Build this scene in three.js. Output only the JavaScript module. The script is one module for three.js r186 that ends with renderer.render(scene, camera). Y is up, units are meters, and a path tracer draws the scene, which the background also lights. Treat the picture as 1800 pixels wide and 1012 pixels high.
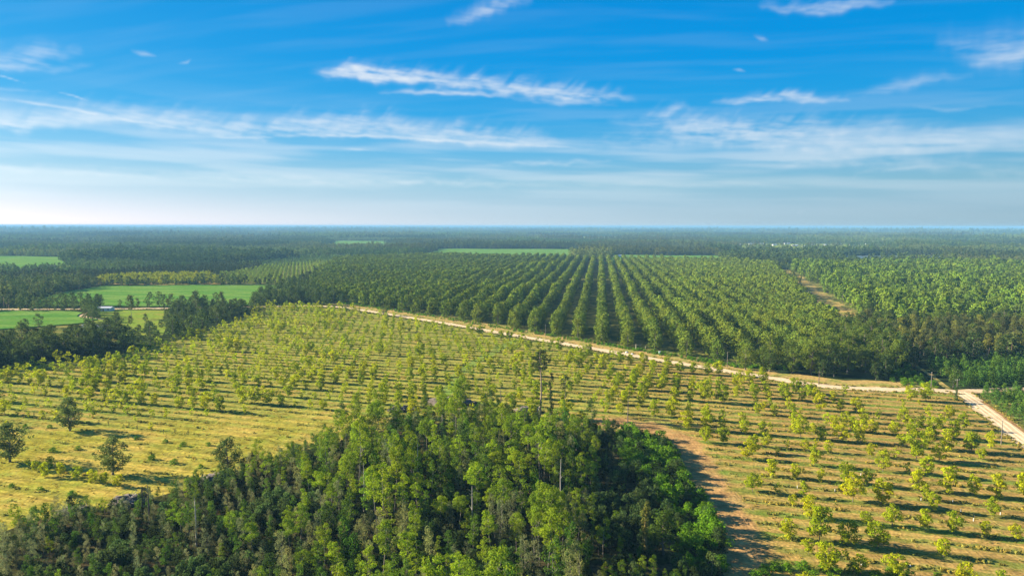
import * as THREE from 'three';
import { createNoise2D, createNoise3D } from 'simplex-noise';
import { mergeGeometries } from 'three/addons/utils/BufferGeometryUtils.js';

// ------------------------------------------------------------------ camera, sky, sun, exposure
const scene = new THREE.Scene();
const camera = new THREE.PerspectiveCamera(45.73, 1800 / 1012, 1, 120000);
camera.position.set(0, 70, 0);                       // a drone 70 m above flat farmland
camera.rotation.order = 'YXZ';
camera.rotation.set(-0.09058, 0, 0.0017);
const renderer = new THREE.WebGLRenderer();
renderer.toneMapping = THREE.LinearToneMapping;
const EXPOSURE = 3.0;
renderer.toneMappingExposure = EXPOSURE;
renderer.shadowMap.enabled = true;
const D2R = Math.PI / 180;
const SUN_AZ = -77, SUN_EL = 21;                     // degrees right of straight ahead, degrees up
const sunDir = new THREE.Vector3(Math.sin(SUN_AZ * D2R) * Math.cos(SUN_EL * D2R), Math.sin(SUN_EL * D2R), -Math.cos(SUN_AZ * D2R) * Math.cos(SUN_EL * D2R));
const sun = new THREE.DirectionalLight(new THREE.Color().setRGB(1, 0.87, 0.66), 5);
sun.name = 'sun';
sun.position.copy(sunDir).multiplyScalar(900).add(new THREE.Vector3(0, 0, -300));
sun.target.position.set(0, 0, -300);
sun.castShadow = true;
sun.shadow.mapSize.set(4096, 4096);
Object.assign(sun.shadow.camera, { left: -700, right: 700, top: 500, bottom: -500, near: 10, far: 2500 });
sun.shadow.radius = 1.3;
scene.add(sun, sun.target);

// ------------------------------------------------------------------ helpers
const mulberry = (a) => () => { a = (a + 0x6d2b79f5) | 0; let t = Math.imul(a ^ (a >>> 15), 1 | a); t = (t + Math.imul(t ^ (t >>> 7), 61 | t)) ^ t; return ((t ^ (t >>> 14)) >>> 0) / 4294967296; };
const R = mulberry(20240611);
const n2 = createNoise2D(mulberry(7)), n3 = createNoise3D(mulberry(9));
const clamp = (x, a = 0, b = 1) => Math.min(b, Math.max(a, x));
const lerp = (a, b, t) => a + (b - a) * t;
const mix3 = (a, b, t) => [lerp(a[0], b[0], t), lerp(a[1], b[1], t), lerp(a[2], b[2], t)];
const smooth = (a, b, x) => { const t = clamp((x - a) / (b - a)); return t * t * (3 - 2 * t); };
const fbm = (x, y, o = 4) => { let s = 0, a = 0.5; for (let i = 0; i < o; i++, a *= 0.5, x = x * 2.03 + 17.3, y = y * 2.03 - 9.1) s += a * n2(x, y); return s; };
const rnd = (a, b, r = R) => a + (b - a) * r();
function inPoly(x, z, p) { let c = false; for (let i = 0, j = p.length - 1; i < p.length; j = i++) if ((p[i][1] > z) !== (p[j][1] > z) && x < ((p[j][0] - p[i][0]) * (z - p[i][1])) / (p[j][1] - p[i][1]) + p[i][0]) c = !c; return c; }
function boxed(p) { const b = [1e9, 1e9, -1e9, -1e9]; for (const [x, z] of p) { b[0] = Math.min(b[0], x); b[1] = Math.min(b[1], z); b[2] = Math.max(b[2], x); b[3] = Math.max(b[3], z); } return { p, b, has: (x, z) => x >= b[0] && x <= b[2] && z >= b[1] && z <= b[3] && inPoly(x, z, p) }; }
function distLine(x, z, l) { let d = 1e9; for (let i = 1; i < l.length; i++) { const ax = l[i - 1][0], az = l[i - 1][1], bx = l[i][0] - ax, bz = l[i][1] - az, t = clamp(((x - ax) * bx + (z - az) * bz) / (bx * bx + bz * bz)); d = Math.min(d, Math.hypot(x - ax - bx * t, z - az - bz * t)); } return d; }
const enc = (x) => Math.round(255 * clamp(x <= 0.0031308 ? 12.92 * x : 1.055 * Math.pow(x, 1 / 2.4) - 0.055));
const used = new Map();
function numbered(name) { const n = used.get(name) ?? 0; used.set(name, n + 1); return n ? name + '_' + String(n).padStart(3, '0') : name; }
function tag(o, label, category, group, kind) { if (label) o.userData.label = label; if (category) o.userData.category = category; if (group) o.userData.group = group; if (kind) o.userData.kind = kind; return o; }
function lit(o) { o.castShadow = o.receiveShadow = true; return o; }
function mesh(name, geo, mat, parent = scene) { const m = lit(new THREE.Mesh(geo, mat)); m.name = parent === scene ? numbered(name) : name; parent.add(m); return m; }
function thing(name, label, category, x, z, turn = 0, group, y = 0) { const g = new THREE.Group(); g.name = numbered(name); g.position.set(x, y, z); g.rotation.y = turn; scene.add(g); return tag(g, label, category, group); }
const structure = (name, geo, mat, parent) => tag(mesh(name, geo, mat, parent), null, null, null, 'structure');
const ONES = ['', 'first', 'second', 'third', 'fourth', 'fifth', 'sixth', 'seventh', 'eighth', 'ninth', 'tenth', 'eleventh', 'twelfth', 'thirteenth', 'fourteenth', 'fifteenth', 'sixteenth', 'seventeenth', 'eighteenth', 'nineteenth'];
const TENS = ['', '', 'twent', 'thirt', 'fort', 'fift', 'sixt', 'sevent', 'eight', 'ninet'];
const ordinal = (n) => (n > 100 ? 'hundred-and-' + ordinal(n - 100) : n === 100 ? 'hundredth' : n < 20 ? ONES[n] : n % 10 ? TENS[Math.floor(n / 10)] + 'y-' + ONES[n % 10] : TENS[Math.floor(n / 10)] + 'ieth');

// ------------------------------------------------------------------ sky: air and cirrus
{
  const W = 4096, H = 2048, data = new Float32Array(W * H * 4), K = 1 / EXPOSURE;
  const stops = [[0, [0.36, 0.57, 0.68]], [1.5, [0.33, 0.56, 0.70]], [3.5, [0.24, 0.53, 0.70]], [6, [0.10, 0.45, 0.76]], [9, [0.018, 0.365, 0.78]], [13, [0.001, 0.305, 0.76]], [18, [0.0, 0.262, 0.72]], [40, [0.012, 0.135, 0.43]], [90, [0.022, 0.085, 0.26]]];
  const air = (el) => { for (let i = 1; i < stops.length; i++) if (el <= stops[i][0]) return mix3(stops[i - 1][1], stops[i][1], (el - stops[i - 1][0]) / (stops[i][0] - stops[i - 1][0])); return stops[8][1]; };
  // cirrus bands: path in [azimuth, elevation] degrees, half height, density, fibre tilt
  const bands = [
    { p: [[-16.44, 11.57], [-14.19, 11.78], [-11.08, 11.67], [-6.53, 11.56], [-1.90, 11.24], [2.77, 10.75], [6.95, 10.43], [10.38, 10.04]], w: 0.55, d: 0.75, up: 0.7, taper: 0.2 },
    { p: [[-15.67, 11.70], [-13.74, 11.93], [-11.53, 11.82], [-8.37, 11.72], [-5.15, 11.59]], w: 0.45, d: 0.75, up: 0.8, taper: 0.35 },
    { p: [[-15.49, 11.84], [-12.86, 12.23], [-9.27, 12.04]], w: 0.30, d: 0.75, up: 1.2, taper: 0.5 },
    { p: [[-11.10, 10.46], [-6.54, 10.73], [-2.83, 10.61], [0.21, 10.45]], w: 0.25, d: 0.7, up: 0.6, taper: 0.5 },
    { p: [[-0.96, 10.45], [3.71, 9.99], [8.80, 9.64]], w: 0.38, d: 0.3, up: 0.6, taper: 0.5 },
    { p: [[15.71, 9.67], [18.90, 9.59], [21.37, 9.74], [24.16, 9.35], [26.08, 9.13]], w: 0.35, d: 0.85, up: 0.7, taper: 0.45 },
    { p: [[25.31, 9.43], [28.25, 9.86], [30.36, 10.24], [33.69, 10.18]], w: 0.6, d: 0.26, up: 0, taper: 0.5 },
    { p: [[-5.58, 15.75], [-3.27, 16.50], [-0.96, 17.18], [1.80, 17.83]], w: 0.75, d: 0.42, up: 0.2, taper: 0.5 },
    { p: [[19.09, 16.32], [21.93, 15.96], [24.29, 15.48], [26.53, 15.66], [28.70, 15.48]], w: 0.5, d: 0.5, up: 0.7, taper: 0.5 },
    { p: [[18.95, 14.36], [19.66, 14.10], [20.08, 13.91]], w: 0.22, d: 0.32, up: 0, taper: 0.5 },
    { p: [[17.48, 12.02], [18.50, 11.79]], w: 0.14, d: 0.28, up: 0, taper: 0.5 },
    { p: [[-28.62, 12.31], [-27.76, 12.18], [-26.93, 12.04]], w: 0.24, d: 0.36, up: 0, taper: 0.5 },
    { p: [[-25.64, 11.70], [-24.95, 11.85], [-24.63, 12.20]], w: 0.12, d: 0.3, up: 0, taper: 0.5 },
    { p: [[-39.67, 10.01], [-36.19, 10.77], [-33.99, 11.28], [-31.35, 11.84]], w: 0.75, d: 0.33, up: 0.4, taper: 0.4 },
    { p: [[-39.71, 9.46], [-35.60, 10.42], [-32.41, 10.60], [-30.71, 11.02]], w: 0.42, d: 0.28, up: 0.2, taper: 0.4 },
    { p: [[-38.00, 9.79], [-36.24, 9.73], [-34.85, 9.43]], w: 0.06, d: 0.42, up: 0, taper: 0.3 },
    { p: [[-33.14, 9.03], [-32.23, 8.89], [-31.37, 8.60]], w: 0.07, d: 0.5, up: 0, taper: 0.4 },
    { p: [[-41.90, 8.25], [-36.32, 8.33], [-33.19, 8.05], [-30.52, 7.70], [-27.68, 7.40], [-24.68, 6.98]], w: 0.13, d: 0.75, up: 0, taper: 0.2 },
    { p: [[-39.19, 8.77], [-36.29, 8.94], [-33.47, 8.92]], w: 0.14, d: 0.25, up: 0, taper: 0.4 },
    { p: [[-40.68, 6.70], [-36.41, 6.57], [-33.56, 7.11], [-29.83, 7.56], [-25.43, 7.39], [-21.50, 7.02], [-17.32, 7.47], [-12.05, 7.84], [-7.50, 7.50], [-1.90, 7.03], [5.14, 6.56]], w: 0.75, d: 0.56, up: 0.6, taper: 0.12 },
    { p: [[-26.22, 6.60], [-21.51, 6.64], [-17.33, 7.04], [-12.06, 7.22], [-6.57, 6.98], [-0.02, 6.67], [7.47, 6.26]], w: 0.17, d: 0.75, up: 0, taper: 0.3 },
    { p: [[-18.15, 8.04], [-13.82, 8.48], [-10.24, 7.98]], w: 0.35, d: 0.4, up: 0.4, taper: 0.5 },
    { p: [[-39.35, 6.10], [-36.42, 6.50], [-34.56, 6.50]], w: 0.35, d: 0.6, up: 0.4, taper: 0.4 },
    { p: [[-14.75, 6.07], [-12.08, 6.14], [-9.81, 6.01]], w: 0.16, d: 0.4, up: 0, taper: 0.5 },
    { p: [[7.45, 7.94], [11.99, 8.41], [15.98, 7.67], [20.23, 7.24], [25.40, 7.23], [29.80, 7.27]], w: 0.85, d: 0.46, up: 0.7, taper: 0.4 },
    { p: [[11.54, 8.51], [13.31, 9.25], [14.41, 9.38]], w: 0.5, d: 0.3, up: 0, taper: 0.5 },
    { p: [[4.67, 6.61], [11.57, 6.82], [17.29, 7.01], [23.10, 6.18], [28.43, 6.00], [34.88, 5.76], [40.75, 5.20]], w: 0.95, d: 0.42, up: 0.4, taper: 0.3 },
    { p: [[-2.38, 5.01], [2.81, 5.20], [8.41, 5.25]], w: 0.3, d: 0.42, up: 0, taper: 0.4 },
    { p: [[17.35, 5.04], [22.34, 5.27], [27.01, 4.84], [31.34, 4.34], [35.31, 3.77], [39.48, 3.40]], w: 0.7, d: 0.3, up: 0, taper: 0.4 },
    { p: [[21.16, 4.19], [21.75, 4.69], [23.15, 4.91], [24.35, 4.61]], w: 0.25, d: 0.25, up: 0, taper: 0.4 },
    { p: [[26.25, 3.38], [26.60, 3.87], [27.79, 4.07], [31.34, 4.34]], w: 0.25, d: 0.28, up: 0, taper: 0.4 },
    { p: [[30.93, 12.43], [34.24, 11.82], [37.02, 11.08], [40.40, 10.76]], w: 1.6, d: 0.30, up: 0, taper: 0.4 },
    { p: [[33.00, 11.00], [36.13, 10.96], [39.04, 10.69]], w: 0.5, d: 0.24, up: 0, taper: 0.4 },
    { p: [[29.75, 8.45], [31.83, 8.08], [34.44, 8.04]], w: 0.22, d: 0.25, up: 0, taper: 0.5 },
    { p: [[-42.18, 3.58], [-36.56, 3.75], [-30.00, 3.73], [-21.61, 3.68], [-9.38, 3.65], [2.35, 3.71]], w: 0.4, d: 0.30, up: 0, taper: 0.2 },
    { p: [[-24.44, 2.83], [-15.69, 3.37], [-4.73, 3.32], [9.36, 3.50], [26.34, 2.87]], w: 0.35, d: 0.16, up: 0, taper: 0.3 },
    { p: [[22.50, 0.91], [22.89, 1.17], [23.17, 1.30]], w: 0.16, d: 0.13, up: 0, taper: 0.5 },
  ];
  for (const b of bands) {
    b.len = [0];
    for (let i = 1; i < b.p.length; i++) b.len.push(b.len[i - 1] + Math.hypot(b.p[i][0] - b.p[i - 1][0], b.p[i][1] - b.p[i - 1][1]));
    const m = b.w * 3.2;
    b.box = [Math.min(...b.p.map((q) => q[0])) - m, Math.min(...b.p.map((q) => q[1])) - m, Math.max(...b.p.map((q) => q[0])) + m, Math.max(...b.p.map((q) => q[1])) + m];
  }
  const white = [0.86, 0.90, 0.93], ground = [0.03, 0.05, 0.02];
  for (let row = 0; row < H; row++) {
    const el = ((row + 0.5) / H - 0.5) * 180, ce = Math.cos(el * D2R), y = Math.sin(el * D2R), base = air(Math.max(el, 0));
    for (let col = 0; col < W; col++) {
      const o = (row * W + col) * 4;
      data[o + 3] = 1;
      if (el < 0) { for (let c = 0; c < 3; c++) data[o + c] = ground[c]; continue; }
      const rd = ((col + 0.5) / W - 0.5) * 2 * Math.PI, x = Math.cos(rd) * ce, z = Math.sin(rd) * ce;
      const gam = Math.acos(clamp(x * sunDir.x + y * sunDir.y + z * sunDir.z, -1, 1)) / D2R;
      const low = Math.exp(-el / 5), glow = 2.75 * Math.exp(-Math.pow(gam / 31, 1.15)) * (0.16 + 0.84 * low), away = 1 - 0.17 * low * smooth(70, 120, gam);
      let c0 = [base[0] * away + glow * (0.10 + 1.5 * low), base[1] * away + glow * (0.5 + 0.45 * low), base[2] * away + glow * (0.5 + 0.3 * low)];
      const az = Math.atan2(x, -z) / D2R;
      // thin veil and streaks, the same everywhere
      const px = x / (y + 0.16), pz = z / (y + 0.16);
      const warp = fbm(px * 0.5 + 3, pz * 0.5, 2), u = px * 0.5 + pz * 0.12 + warp * 0.1, v = pz * 2.0 - px * 0.35 + warp * 0.22;
      const streak = fbm(u * 1.3, v * 2.4, 5);
      let a = 0.03 * smooth(-0.2, 0.6, streak) * smooth(0, 3, el);
      a += 0.5 * smooth(-0.35, 0.5, fbm(az * 0.03 + 5, el * 0.5 + az * 0.012, 4)) * Math.exp(-Math.pow((el - 5) / 3.0, 2));
      // long fibres combed by the wind, drawn out along the bands
      const fibre = clamp(0.62 + 0.75 * fbm(az * 0.16 + el * 0.10, el * 1.15 + az * 0.10, 4) + 0.40 * fbm(az * 0.5 - el * 0.5, el * 3.8 + az * 0.22, 5), 0.05, 1.35);
      for (const b of bands) {
        if (az < b.box[0] || az > b.box[2] || el < b.box[1] || el > b.box[3]) continue;
        const wa = az, we = el + b.w * 0.7 * fbm(az * 0.33 + 9, b.p[0][1], 3);
        let best = 1e9, at = 0, side = 0;
        for (let i = 1; i < b.p.length; i++) {
          const ax = b.p[i - 1][0], ay = b.p[i - 1][1], bx = b.p[i][0] - ax, by = b.p[i][1] - ay, L2 = bx * bx + by * by, t = clamp(((wa - ax) * bx + (we - ay) * by) / L2), dx = wa - ax - bx * t, dy = we - ay - by * t, d = dx * dx + dy * dy;
          if (d < best) { best = d; at = b.len[i - 1] + t * Math.sqrt(L2); side = dy; }
        }
        const s = at / b.len[b.len.length - 1], ends = smooth(0, b.taper, s) * smooth(0, b.taper, 1 - s) * 0.8 + 0.2 * smooth(0, 0.05, s) * smooth(0, 0.05, 1 - s);
        const wisp = Math.max(0, 0.45 + 1.3 * fbm((az - side * 1.1) * 0.6 + 4, b.p[0][0], 2)), w = b.w * (0.5 + 0.5 * ends) * (side > 0 ? 0.75 + b.up * wisp : 0.55), d = Math.sqrt(best) / Math.max(0.02, w);
        if (d > 2.4) continue;
        a += 1.15 * b.d * ends * Math.exp(-d * d * 1.1) * fibre;
      }
      a = 1 - Math.exp(-a * 1.15);
      const g2 = 1 + 0.5 * glow, cl = [white[0] * g2, white[1] * g2, white[2] * g2];
      // low clouds take the pale tint of the air in front of them
      const far = Math.exp(-el / 3.2) * 0.8;
      for (let c = 0; c < 3; c++) data[o + c] = K * lerp(c0[c], lerp(cl[c], c0[c] * 1.08 + 0.03, far), clamp(a));
    }
  }
  const sky = new THREE.DataTexture(data, W, H, THREE.RGBAFormat, THREE.FloatType);
  sky.mapping = THREE.EquirectangularReflectionMapping;
  sky.magFilter = sky.minFilter = THREE.LinearFilter;
  sky.needsUpdate = true;
  scene.background = scene.environment = sky;
}
scene.fog = new THREE.FogExp2(new THREE.Color().setRGB(0.28, 0.61, 0.95), 0.000102);

// ------------------------------------------------------------------ where things lie, in metres: [x, z]
const ROAD = [[-519.2, -562.4], [-427.2, -565.6], [-357.8, -568.6], [-289.7, -575.5], [-221.5, -586.8], [-179.3, -593.8], [-152.8, -587.8], [-116.8, -556.6], [-40.3, -479.9], [0.1, -435.9], [33.8, -400.2], [75.3, -356.3], [109.1, -322.2], [125.0, -307.1], [135.8, -296.6], [148.3, -291.4], [162.1, -289.4], [180.9, -288.0], [191.1, -285.1]];
const SIDE_ROAD = [[191.3, -286.1], [184.5, -264.6], [176.6, -240.9], [169.5, -220.4], [162.2, -197.1], [150.4, -166.1]];
const STUB_ROAD = [[191.8, -286.1], [202.6, -287.7], [221.7, -290.4], [260.7, -292.7]];
const WOOD_TRACK = [[189.0, -290.1], [196.4, -311.2], [203.7, -336.9], [209.3, -359.0]];
const LANE = [[439.2, -1105.5], [401.4, -976.8], [361.7, -848.2], [319.4, -717.1], [282.1, -598.5], [255.7, -507.1], [232.1, -430.5]];
const FIELD = boxed([[-210.2, -582.8], [-176.8, -585.4], [-149.7, -575.6], [-113.7, -542.0], [-39.4, -469.0], [0.1, -425.7], [33.1, -391.6], [73.7, -348.7], [107.3, -316.5], [123.1, -302.6], [142.6, -289.8], [169.3, -284.9], [186.8, -282.1], [182.1, -263.7], [166.8, -216.9], [152.5, -177.3], [132.4, -132.3], [70.3, -64.2], [-69.9, -63.9], [-222.3, -161.1], [-322.1, -270.9], [-262.8, -304.1], [-246.5, -323.7], [-239.5, -337.3], [-214.8, -358.3], [-211.3, -385.5], [-202.3, -421.4], [-203.4, -504.3]]);
const VERGE = boxed([[-177.5, -622.9], [-124.2, -592.4], [-43.0, -512.7], [0.0, -466.8], [35.9, -426.1], [79.7, -377.6], [115.2, -340.3], [136.2, -321.7], [151.1, -307.3], [181.1, -305.3], [189.7, -294.3], [180.9, -288.0], [148.6, -291.9], [125.0, -307.1], [75.3, -356.3], [0.1, -435.9], [-116.8, -556.6], [-157.7, -587.7]]);
const GROVE = boxed([[-119.8, -144.2], [-113.6, -156.7], [-102.7, -163.3], [-94.3, -168.6], [-85.7, -178.2], [-77.3, -188.0], [-66.9, -206.1], [-56.7, -214.5], [-49.6, -224.1], [-39.7, -233.3], [-24.3, -239.0], [-6.1, -240.5], [6.2, -237.8], [22.0, -233.7], [38.6, -225.9], [49.8, -219.8], [49.8, -199.0], [48.0, -176.8], [48.8, -163.9], [47.0, -149.8], [42.7, -131.5], [28.8, -87.5], [-69.8, -87.3], [-93.1, -87.2], [-131.9, -122.9]]);
const THICKET = boxed([[38.7, -232.4], [49.8, -219.8], [49.8, -199.0], [48.0, -176.8], [48.8, -163.9], [47.0, -149.8], [42.7, -131.5], [34.4, -131.5], [38.4, -152.7], [36.5, -169.1], [34.2, -189.4], [32.3, -209.3]]);
const TRACK = [[35.8, -239.3], [45.9, -233.8], [54.2, -222.2], [53.9, -201.5], [52.1, -180.8], [52.6, -165.7], [50.6, -149.8], [45.9, -131.5], [37.5, -106.2]];
const OLD_ORCHARD = boxed([[-154.4, -614.0], [-122.5, -584.1], [-66.6, -528.8], [0.0, -456.4], [51.1, -403.3], [91.2, -359.5], [113.8, -336.1], [132.1, -332.2], [151.0, -343.5], [201.2, -412.9], [238.4, -472.3], [268.7, -569.7], [302.3, -687.4], [344.1, -822.9], [399.1, -999.9], [453.7, -1166.9], [382.0, -1309.0], [231.7, -1390.0], [48.4, -1455.6], [-125.2, -1501.3], [-300.8, -1443.0], [-332.5, -1285.9], [-284.3, -1006.8], [-232.9, -773.3], [-184.4, -647.2]]);
const FAR_ORCHARD = boxed([[411.1, -988.5], [366.0, -848.3], [324.3, -717.2], [286.2, -598.6], [261.6, -510.3], [262.9, -459.5], [313.1, -465.2], [358.6, -473.7], [479.5, -475.1], [1189.5, -1188.1], [885.6, -1179.3], [695.1, -1190.2], [477.3, -1167.6]]);
const OAK_WOOD = boxed([[107.3, -329.3], [128.5, -323.0], [144.9, -316.8], [167.9, -314.6], [188.9, -323.4], [204.6, -367.0], [219.4, -413.1], [219.8, -434.9], [196.4, -408.8], [152.3, -346.4], [133.6, -343.3]]);
const MIXED_WOOD = boxed([[243.2, -472.3], [251.9, -439.8], [299.8, -445.1], [344.9, -455.4], [422.4, -456.2], [331.8, -357.0], [273.4, -359.6], [236.7, -350.1], [215.3, -344.0], [207.0, -349.8], [214.0, -384.2]]);
const PINE_BLOCK = boxed([[200.4, -332.7], [217.5, -338.4], [247.4, -344.3], [283.8, -353.5], [329.0, -353.9], [273.2, -292.8], [224.9, -294.6], [206.3, -291.3], [194.5, -290.2], [195.5, -307.7]]);
const PINE_BLOCK2 = boxed([[198.2, -284.1], [218.6, -286.3], [269.4, -288.7], [167.8, -177.3], [166.2, -193.7], [176.1, -229.3], [187.6, -262.1]]);
const SCRUB = boxed([[186.0, -343.8], [203.6, -343.9], [195.8, -312.4], [190.4, -292.2], [173.5, -292.1], [172.0, -307.5]]);
const TREE_LINE = boxed([[-275.9, -319.7], [-252.4, -331.6], [-241.4, -340.1], [-230.9, -355.0], [-220.5, -368.0], [-229.0, -396.6], [-244.3, -408.3], [-258.1, -392.5], [-269.0, -379.5], [-310.6, -360.6]]);
const TREE_LINE2 = boxed([[-229.1, -385.3], [-218.4, -398.6], [-208.6, -434.8], [-206.8, -492.2], [-213.0, -551.6], [-228.1, -578.5], [-256.1, -554.7], [-263.5, -522.8], [-245.8, -463.9], [-250.5, -434.3]]);
const BELT_BACK = boxed([[-392.6, -423.7], [-340.8, -450.0], [-304.1, -482.3], [-298.0, -491.1], [-247.9, -429.8], [-229.0, -396.6], [-244.3, -408.3], [-258.1, -392.5], [-269.0, -379.5], [-310.6, -360.6], [-329.8, -339.3]]);
const SOY1 = boxed([[-505.6, -547.5], [-417.3, -552.4], [-357.6, -553.2], [-343.0, -538.9], [-333.7, -518.6], [-309.6, -506.1], [-305.9, -485.2], [-342.7, -452.5], [-396.6, -428.1]]);
const SOY2 = boxed([[-411.5, -584.0], [-295.8, -587.8], [-229.6, -595.1], [-241.4, -678.1], [-266.0, -794.9], [-381.6, -800.3], [-465.4, -783.4], [-471.2, -721.5], [-435.8, -618.8]]);
const SOY3 = boxed([[-816.2, -1018.0], [-732.7, -1020.2], [-754.1, -1101.7], [-802.1, -1232.5], [-985.0, -1495.9], [-1159.3, -1545.6], [-1212.1, -1514.8]]);
const MEADOW1 = boxed([[-738.1, -1046.1], [-682.1, -1074.9], [-740.6, -1164.6], [-803.7, -1196.6]]);
const FIELD4 = boxed([[-603.8, -2132.7], [-375.2, -2145.0], [-539.7, -3088.4], [-821.3, -3184.6]]);
const FIELD5 = boxed([[-237.0, -1420.7], [143.4, -1434.2], [197.9, -2069.5], [-210.0, -2099.9]]);
const FIELD6 = boxed([[163.2, -1262.8], [397.2, -1270.2], [485.7, -1610.9], [242.5, -1664.3]]);
const FIELD7 = boxed([[-58.9, -3517.4], [593.9, -3574.6], [733.5, -4416.0], [73.5, -4459.3]]);
const VILLAGE = boxed([[541.2, -1710.3], [993.8, -1729.3], [1564.4, -2786.8], [903.8, -2787.0]]);
const POND = boxed([[630.1, -1337.7], [844.5, -1323.9], [1023.7, -1616.9], [921.2, -1675.8], [805.6, -1639.1]]);
const YOUNG2 = boxed([[-490.7, -798.1], [-351.8, -808.7], [-415.8, -957.1], [-548.6, -911.7]]);
const ORCHARD3 = boxed([[-348.4, -808.8], [-260.2, -818.6], [-284.8, -960.2], [-307.8, -1229.6], [-364.4, -1284.8], [-409.9, -1142.0], [-411.8, -957.2]]);
const YARD = boxed([[-299.0, -474.0], [-274.5, -466.2], [-247.9, -429.8], [-222.7, -430.0], [-263.5, -522.8], [-282.9, -561.9], [-353.0, -560.9], [-316.6, -522.1]]);
function ragged(f, amp, step) {                        // real field margins wander: split each side and push the points about
  const q = [];
  f.p.forEach(([x, z], i) => { const [x2, z2] = f.p[(i + 1) % f.p.length], L = Math.hypot(x2 - x, z2 - z), n = Math.max(1, Math.round(L / step)); for (let k = 0; k < n; k++) { const t = k / n, X = lerp(x, x2, t), Z = lerp(z, z2, t), s = 1 / (step * 2.5); q.push([X + amp * 2 * fbm(X * s, Z * s, 3), Z + amp * 2 * fbm(X * s + 50, Z * s, 3)]); } });
  f.p = q; Object.assign(f, boxed(q)); return f;
}
for (const [f, m, s] of [[SOY1, 2.5, 12], [SOY2, 5, 20], [SOY3, 14, 40], [MEADOW1, 12, 30], [FIELD4, 30, 90], [FIELD5, 26, 70], [FIELD6, 22, 60], [FIELD7, 60, 150], [VILLAGE, 40, 90], [POND, 14, 50], [YOUNG2, 9, 25], [ORCHARD3, 10, 30], [VERGE, 1.2, 9]]) ragged(f, m, s);
const clearings = [BELT_BACK, FIELD, VERGE, GROVE, OLD_ORCHARD, FAR_ORCHARD, OAK_WOOD, MIXED_WOOD, PINE_BLOCK, PINE_BLOCK2, SCRUB, TREE_LINE, TREE_LINE2, SOY1, SOY2, SOY3, MEADOW1, FIELD4, FIELD5, FIELD6, FIELD7, VILLAGE, POND, YOUNG2, ORCHARD3, YARD];
const nearRoad = (x, z, d) => distLine(x, z, ROAD) < d || distLine(x, z, LANE) < d * 0.98 || distLine(x, z, SIDE_ROAD) < d || distLine(x, z, STUB_ROAD) < d;

// ------------------------------------------------------------------ ground
function polyGeo(p, y = 0, thick = 0) {          // a sheet, or a slab with sides; uv in metres
  const s = new THREE.Shape(p.map(([x, z]) => new THREE.Vector2(x, -z)));
  const g = thick ? new THREE.ExtrudeGeometry(s, { depth: thick, bevelEnabled: false }) : new THREE.ShapeGeometry(s);
  g.rotateX(-Math.PI / 2); g.translate(0, y, 0);
  const q = g.attributes.position, uv = new Float32Array(q.count * 2);
  for (let i = 0; i < q.count; i++) { uv[i * 2] = q.getX(i); uv[i * 2 + 1] = -q.getZ(i); }
  g.setAttribute('uv', new THREE.BufferAttribute(uv, 2));
  return g;
}
function ribbon(line, w, y, jitter = 0) {
  const c = new THREE.CatmullRomCurve3(line.map(([x, z]) => new THREE.Vector3(x, y, z)), false, 'centripetal'), n = Math.ceil(c.getLength() / 4), pos = [], uv = [], idx = [];
  for (let i = 0; i <= n; i++) {
    const p = c.getPointAt(i / n), t = c.getTangentAt(i / n), s = (i / n) * c.getLength();
    for (const k of [-1, 1]) { const ww = w / 2 + jitter * fbm(s * 0.06 + k * 30, k * 7.7, 3); pos.push(p.x - t.z * ww * k, y, p.z + t.x * ww * k); uv.push(p.x - t.z * ww * k, -(p.z + t.x * ww * k)); }
    if (i) { const a = i * 2; idx.push(a - 2, a - 1, a, a, a - 1, a + 1); }
  }
  const g = new THREE.BufferGeometry();
  g.setAttribute('position', new THREE.Float32BufferAttribute(pos, 3)); g.setAttribute('uv', new THREE.Float32BufferAttribute(uv, 2)); g.setIndex(idx); g.computeVertexNormals();
  if (g.attributes.normal.getY(0) < 0) { g.setIndex(idx.map((v, i) => (i % 3 === 1 ? idx[i + 1] : i % 3 === 2 ? idx[i - 1] : v))); g.computeVertexNormals(); }
  return g;
}
// a tiling colour texture: fn(u, v in metres) -> linear rgb; the tile wraps by blending two offset copies
function tile(N, metres, fn) {
  const d = new Uint8Array(N * N * 4);
  for (let j = 0; j < N; j++) for (let i = 0; i < N; i++) {
    const u = (i / N) * metres, v = (j / N) * metres, bx = smooth(0.75, 1, i / N), by = smooth(0.75, 1, j / N);
    let c = fn(u, v);
    if (bx > 0) c = mix3(c, fn(u - metres, v), bx);
    if (by > 0) { let e = fn(u, v - metres); if (bx > 0) e = mix3(e, fn(u - metres, v - metres), bx); c = mix3(c, e, by); }
    d.set([enc(c[0]), enc(c[1]), enc(c[2]), 255], (j * N + i) * 4);
  }
  const t = new THREE.DataTexture(d, N, N); t.colorSpace = THREE.SRGBColorSpace; t.wrapS = t.wrapT = THREE.RepeatWrapping; t.magFilter = THREE.LinearFilter; t.repeat.set(1 / metres, 1 / metres); t.needsUpdate = true;
  return t;
}
const soil = (t, o = {}) => new THREE.MeshLambertMaterial({ map: t, ...o });
const grain = (u, v, k, s) => { const m = 1 + k * fbm(u * s, v * s, 4) * 2; return m; };
const times = (c, k) => [c[0] * k, c[1] * k, c[2] * k];
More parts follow.
